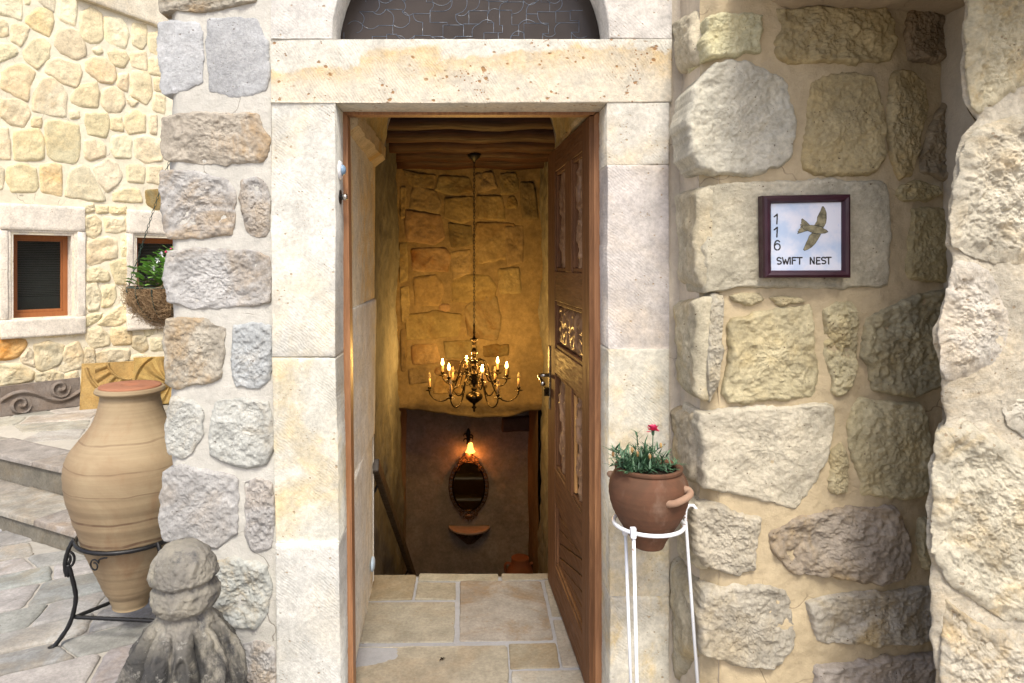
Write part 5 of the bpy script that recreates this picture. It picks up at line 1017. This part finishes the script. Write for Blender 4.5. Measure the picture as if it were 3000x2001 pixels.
# half round shelf
sh = empty('wall_shelf', (mx(1375), 6.8, mz(1545)), 'half round pinkish shelf on a dark carved bracket below the mirror', 'shelf')
zc_ = CZ - (1545 - VY) / 2000 * 6.75; cx_ = mx(1375); rw = .205
V = [(cx_ + rw * math.cos(t), 6.80 - .20 * math.sin(t), zc_) for t in [math.pi * i / 30 for i in range(31)]]
m = MB(); m.add(V + [(a, b_, c - .018) for a, b_, c in V], [tuple(range(31)), tuple(range(61, 30, -1))] + [(i, 31 + i, 32 + i, i + 1) for i in range(30)] + [(30, 61, 31, 0)]); m.build('shelf_top', plain('pink_stone_top', (.36, .27, .23), .5, .4), sh, smooth=False, bevel=.003)
m = MB(); NR = 8
for i in range(NR): z0, r0 = zc_ - .018 - .02 * i, .19 * (1 - i / NR) ** .6; m.lathe([(max(.01, r0), z0), (max(.008, r0 * .86), z0 - .012), (max(.008, r0 * .8), z0 - .02)], cx_, 6.82, 26, lambda r, z, a: r * (1 + .1 * math.sin(a * 14)) * (1 if True else 0))
m.V = [(x, min(y, 6.8), z) for x, y, z in m.V]; m.build('carved_bracket', M['bronze'], sh)
# stair rail
rl = empty('stair_rail', (-.5, 3.5, .5), 'dark flat wooden handrail running down the left stair wall', 'handrail')
p0, p1 = at(1100, 1362, 3.42), at(1228, 1740, 6.25); d = (p1 - p0).normalized(); n2 = d.cross(Vector((1, 0, 0))).normalized(); V = []
for p in (p0, p1):
    for a, b_ in ((-.018, -.034), (.018, -.034), (.018, .034), (-.018, .034)): V.append(p + Vector((a, 0, 0)) + n2 * b_)
obj('rail_bar', [tuple(v) for v in V], [(0, 1, 2, 3), (7, 6, 5, 4), (0, 4, 5, 1), (1, 5, 6, 2), (2, 6, 7, 3), (3, 7, 4, 0)], M['rail'], rl, smooth=False, bevel=.006)
for t in (.06, .66):
    p = p0 + (p1 - p0) * t; MB().tube(crom([p, p + Vector((-.03, 0, -.07)), (-.545, p.y, p.z - .10), (-.55, p.y - .28 * t, p.z - .105), (-.552, p.y - .32 * t, p.z - .13), (-.552, p.y - .33 * t, p.z - .24)], 5), .0075, 7).build('rail_bracket', M['iron'], rl)
# small jar in the lower room
sj = empty('small_jar', (.36, 6.4, -1.88), 'dark red clay jar with two ear handles in the dim lower room', 'jar')
jx, jy = (1524 - VX) / 2000 * 6.4, 6.4; Z_ = lambda y: CZ - (y - VY) / 2000 * 6.4
M['rjar'] = clay('red_clay', (.20, .075, .04), (.24, .09, .05), (.15, .055, .03), None, 6)
MB().lathe([(.08, -1.90), (.11, -1.85), (.15, -1.7), (.165, -1.5), (.15, Z_(1690)), (.125, Z_(1670)), (.098, Z_(1655)), (.086, Z_(1650)), (.082, Z_(1640)), (.084, Z_(1634)), (.078, Z_(1632)), (.001, Z_(1633))], jx, jy, 30).build('jar_body', M['rjar'], sj)
for sx in (-1, 1): MB().tube(crom([(jx + sx * .085, jy, Z_(1652)), (jx + sx * .125, jy, Z_(1650)), (jx + sx * .142, jy, Z_(1660)), (jx + sx * .135, jy, Z_(1676))], 5), .014, 8).build('ear_handle', M['rjar'], sj)
# ================================================================== carved fragments on the terrace
def relief_block(name, label, O, U, w_, h, dpt, tilt, fn, colr, nx=120, parent=None):
    U = Vector(U).normalized(); N0 = Vector((U.y, -U.x, 0)); Vv_ = (Vector((0, 0, 1)) * math.cos(tilt) - N0 * math.sin(tilt)); Wn = U.cross(Vv_) * 1
    if Wn.y > 0: Wn = -Wn
    pl = Plane(O, U, Wn, Vv_); ny = max(8, int(nx * h / w_))
    t = empty(name, O, label, 'carved stone')
    def wf(u, v):
        e = np.minimum(np.minimum(u, w_ - u), np.minimum(v, h - v)); return fn(u / h, v / h) * sst(e, 0, .02) * .034 + .004 * nz(u, v, 14, 3) - .012 * (1 - sst(e, 0, .014)) ** 2
    field(pl, 0, w_, 0, h, w_ / nx, M['relief'], t, 'carved_face', wf, color=colr)
    q = MB(); q.box(.003, w_ - .003, .003, h - .003, -dpt, -.008, pl.M()); q.build('block', M['relief'], t, smooth=False, color=colr, bevel=.012)
    return t, pl
def scroll(u, v):
    c = .5 + .22 * np.sin(u * 2.6); d1 = np.abs(v - c); s = np.exp(-(d1 / .07) ** 2)
    for k in range(6):
        cx = .6 + k * 1.2; cy = .5 + (.18 if k % 2 else -.18); r = np.hypot(u - cx, v - cy); a = np.arctan2(v - cy, u - cx); s = np.maximum(s, np.exp(-((((r * 9 - a / (2 * math.pi) * 2.2) % 2.2) - 1.1) / .5) ** 2) * (r < .32))
    return s - .4
def shell(u, v):
    cx, cy = .72, .42; r = np.hypot(u - cx, v - cy); a = np.arctan2(v - cy, u - cx); s = (.5 + .5 * np.cos(a * 14 + r * 7)) * (r < .62) * (r > .10); s = np.maximum(s, (r < .09) * 1.); s = np.maximum(s, np.exp(-((r - .68) / .03) ** 2))
    r2 = np.hypot(u - 1.75, v - .9); s = np.maximum(s, (r2 < .5) * (.5 + .5 * np.cos(r2 * 40))); return s - .4
def fan_(u, v):
    r = np.hypot((u - .95), (v - 1.05)); a = np.arctan2(v - 1.05, u - .95); s = (.5 + .5 * np.cos(a * 22)) * (r > .5) * (r < .8) * (u > .25); s = np.maximum(s, np.exp(-((r - .47) / .03) ** 2)); s = np.maximum(s, np.exp(-((r - .87) / .03) ** 2) * (v < .9)); return s - .4
a_ = at(2, 1222, 5.74); b_ = at(242, 1187, 6.22)
relief_block('long_carved_fragment', 'long grey brown carved stone fragment with scrolls lying on the terrace', (a_.x, a_.y, .30), (b_.x - a_.x, b_.y - a_.y, 0), (b_ - a_).length, .26, .22, .22, scroll, (.20, .17, .145, .3))
a2 = at(232, 1182, 6.0); relief_block('leaning_carved_fragment', 'mustard carved stone leaning on the wall behind the amphora lid', (a2.x, a2.y, .30), (.86, .38, 0), .44, .43, .13, .42, fan_, (.36, .24, .09, .3))
a3 = at(382, 1172, 6.12); relief_block('shell_carved_fragment', 'mustard carved stone with a shell rosette beside the pier', (a3.x, a3.y, .32), (.9, .3, 0), .55, .45, .13, .42, shell, (.38, .26, .09, .3))
# ================================================================== hanging basket
HY = 3.2; hs = HY / 2000; hx0 = (503 - VX) * hs; hz0 = CZ - (840 - VY) * hs; hr = 118 * hs
hb = empty('hanging_basket', (hx0, HY, hz0), 'green wire hanging basket lined with brown coir half hidden by the pier', 'basket')
MB().tube([(hx0 + hr * math.cos(t), HY + hr * math.sin(t), hz0) for t in [2 * math.pi * i / 48 for i in range(48)]], .0038, 6, closed=True).build('rim_wire', M['greenwire'], hb)
for i in range(14):
    t = 2 * math.pi * i / 14 + .2; MB().tube([(hx0 + hr * c * math.cos(t), HY + hr * c * math.sin(t), hz0 - hr * .93 * s_) for c, s_ in [(math.cos(p) + .02, math.sin(p)) for p in [math.pi / 2 * k / 10 for k in range(10)]]], .0028, 5).build('rib_wire', M['greenwire'], hb)
A, B = np.meshgrid(np.linspace(0, 2 * math.pi, 90, endpoint=False), np.linspace(.02, math.pi / 2, 36)); P = np.c_[(np.cos(B) * np.cos(A)).ravel(), (np.cos(B) * np.sin(A)).ravel(), (-np.sin(B) * .95).ravel()] * hr * .97
P *= (1 + .06 * fbm(P * 22, 4) / 1)[:, None]; P += np.array([hx0, HY, hz0]); F = [(i * 90 + k, (i + 1) * 90 + k, (i + 1) * 90 + (k + 1) % 90, i * 90 + (k + 1) % 90) for i in range(35) for k in range(90)]
obj('coir_liner', P, F, M['coir'], hb)
m = MB(); rf = random.Random(8)
for i in range(2600):
    t = rf.uniform(0, 6.283); p = math.asin(rf.random()) ; r0 = hr * rf.uniform(.98, 1.06); c = Vector((hx0 + r0 * math.cos(p) * math.cos(t), HY + r0 * math.cos(p) * math.sin(t), hz0 - r0 * .95 * math.sin(p)))
    d = Vector((rf.gauss(0, 1), rf.gauss(0, 1), rf.gauss(0, .9))).normalized(); nrm = (c - Vector((hx0, HY, hz0))).normalized(); d = (d - d.dot(nrm) * nrm * .8).normalized(); ln = rf.uniform(.02, .06); k = Vector((rf.gauss(0, 1), rf.gauss(0, 1), rf.gauss(0, 1))) * .012
    m.tube([c, c + d * ln * .5 + k + nrm * .004, c + d * ln + nrm * rf.uniform(-.004, .014)], .0007, 3, cap=False)
m.build('coir_fibre', M['fib'], hb, kind='stuff')
hk = Vector((hx0, HY, hz0 + .62)); 
link = None
for t in (math.radians(190), math.radians(310), math.radians(70)):
    e = Vector((hx0 + hr * math.cos(t), HY + hr * math.sin(t), hz0)); L_ = (hk - e).length; n_l = int(L_ / .017); dirv = (hk - e).normalized()
    for i in range(n_l):
        if link is None: m = MB(); m.tube([(.0045 * math.cos(a), 0, .0105 * math.sin(a)) for a in [2 * math.pi * k / 8 for k in range(8)]], .0013, 4, closed=True); o = m.build('chain_link', M['greenwire'], None); link = o.data
        else: o = bpy.data.objects.new('chain_link', link); COL.objects.link(o)
        o.location = e + dirv * (i + .5) * L_ / n_l; o.rotation_mode = 'QUATERNION'; o.rotation_quaternion = dirv.to_track_quat('Z', 'Y') @ Vector((0, 0, 1)).rotation_difference(Vector((0, 0, 1))) @ Matrix.Rotation((i % 2) * math.pi / 2, 3, 'Z').to_quaternion()
        o.parent = hb; o.matrix_parent_inverse = Matrix.Translation(hb.location).inverted()
br = tag(MB().tube(crom([(-1.06, HY, hk.z + .05), (hx0 + .1, HY, hk.z + .07), (hx0, HY, hk.z + .04), (hx0, HY, hk.z)], 6), .006, 8).build('hook_bracket', M['iron']), 'black iron hook on the side of the pier carrying the hanging basket', 'hook')
bp = empty('basket_plant', (hx0, HY, hz0), 'bright green leafy plant with small white flowers in the hanging basket', 'plant')
lf = MB(); rb_ = random.Random(4)
def leafshape(mb, c, d, sz):
    d = d.normalized(); s1 = d.cross(Vector((0, .3, 1))).normalized(); up = s1.cross(d)
    pts = [(0, 0), (.25, .28), (.45, .22), (.6, .42), (.72, .2), (1, 0), (.72, -.2), (.6, -.42), (.45, -.22), (.25, -.28)]; mb.add([c + d * x * sz + s1 * y * sz + up * (-.12 * x * x + .1 * abs(y)) * sz for x, y in pts], [(0, 1, 2, 5), (2, 3, 4, 5), (0, 5, 8, 9), (5, 6, 7, 8)])
for i in range(420):
    t = rb_.uniform(0, 6.283); r0 = rb_.uniform(0, hr * .85); c = Vector((hx0 + r0 * math.cos(t), HY + r0 * math.sin(t), hz0 + rb_.uniform(0, .17) * (1.15 - r0 / hr * .7))); leafshape(lf, c, Vector((math.cos(t), math.sin(t), rb_.uniform(-.1, .9))), rb_.uniform(.028, .052))
for i in range(14): lf.tube([(hx0 + .02 * math.cos(i), HY + .02 * math.sin(i), hz0 - .02), (hx0 + .12 * math.cos(i * 2.4), HY + .12 * math.sin(i * 2.4), hz0 + .08 + .01 * (i % 5))], .0018, 4)
lf.build('foliage', M['leaf2'], bp, kind='stuff')
for (fx, fy) in ((462, 762), (450, 785), (474, 745), (488, 770), (496, 740)):
    c = at(fx, fy, HY - .1); q = MB()
    for k in range(5): a = k * 1.2566 + fx; d = Vector((math.cos(a), -.5, math.sin(a))); leafshape(q, c, d, .017)
    q.build('blossom', M['petal'], bp)
for (fx, fy) in ((478, 738), (492, 730)): q = MB(); q.ball(at(fx + 8, fy, HY - .04), .006, 8, 5); q.build('red_bud', M['pink'], bp)
for l_ in ([(1100, 350), (1085, 470), (1040, 590)], [(1130, 420), (1110, 520), (1060, 610)], [(1145, 500), (1120, 580)], [(1020, 780), (930, 860), (830, 990)], [(1050, 790), (985, 880), (870, 980)], [(960, 770), (890, 870)], [(790, 545), (850, 620)], [(775, 600), (840, 640)], [(730, 730), (820, 700)], [(900, 640), (1000, 650), (1090, 680)]):
    stroke(l_, .0006, 'feather_line').parent = brd
for o in bpy.data.objects:
    if o.type == 'MESH' and o.parent is None and not o.get('label') and not o.get('kind'): print('UNTAGGED', o.name)

lfp = PG.uv(1295, 1936); m = MB()
for k, (a, ln) in enumerate(((.3, .016), (2.2, .013), (4.1, .018), (5.2, .010))): blade(m, (lfp[0], lfp[1], .007), (math.cos(a), math.sin(a), .35), ln, .0035, .5, 4, .4)
tag(m.build('dead_leaf', M['soil']), 'small dark curled dead leaf lying on the doorway floor slab', 'leaf')
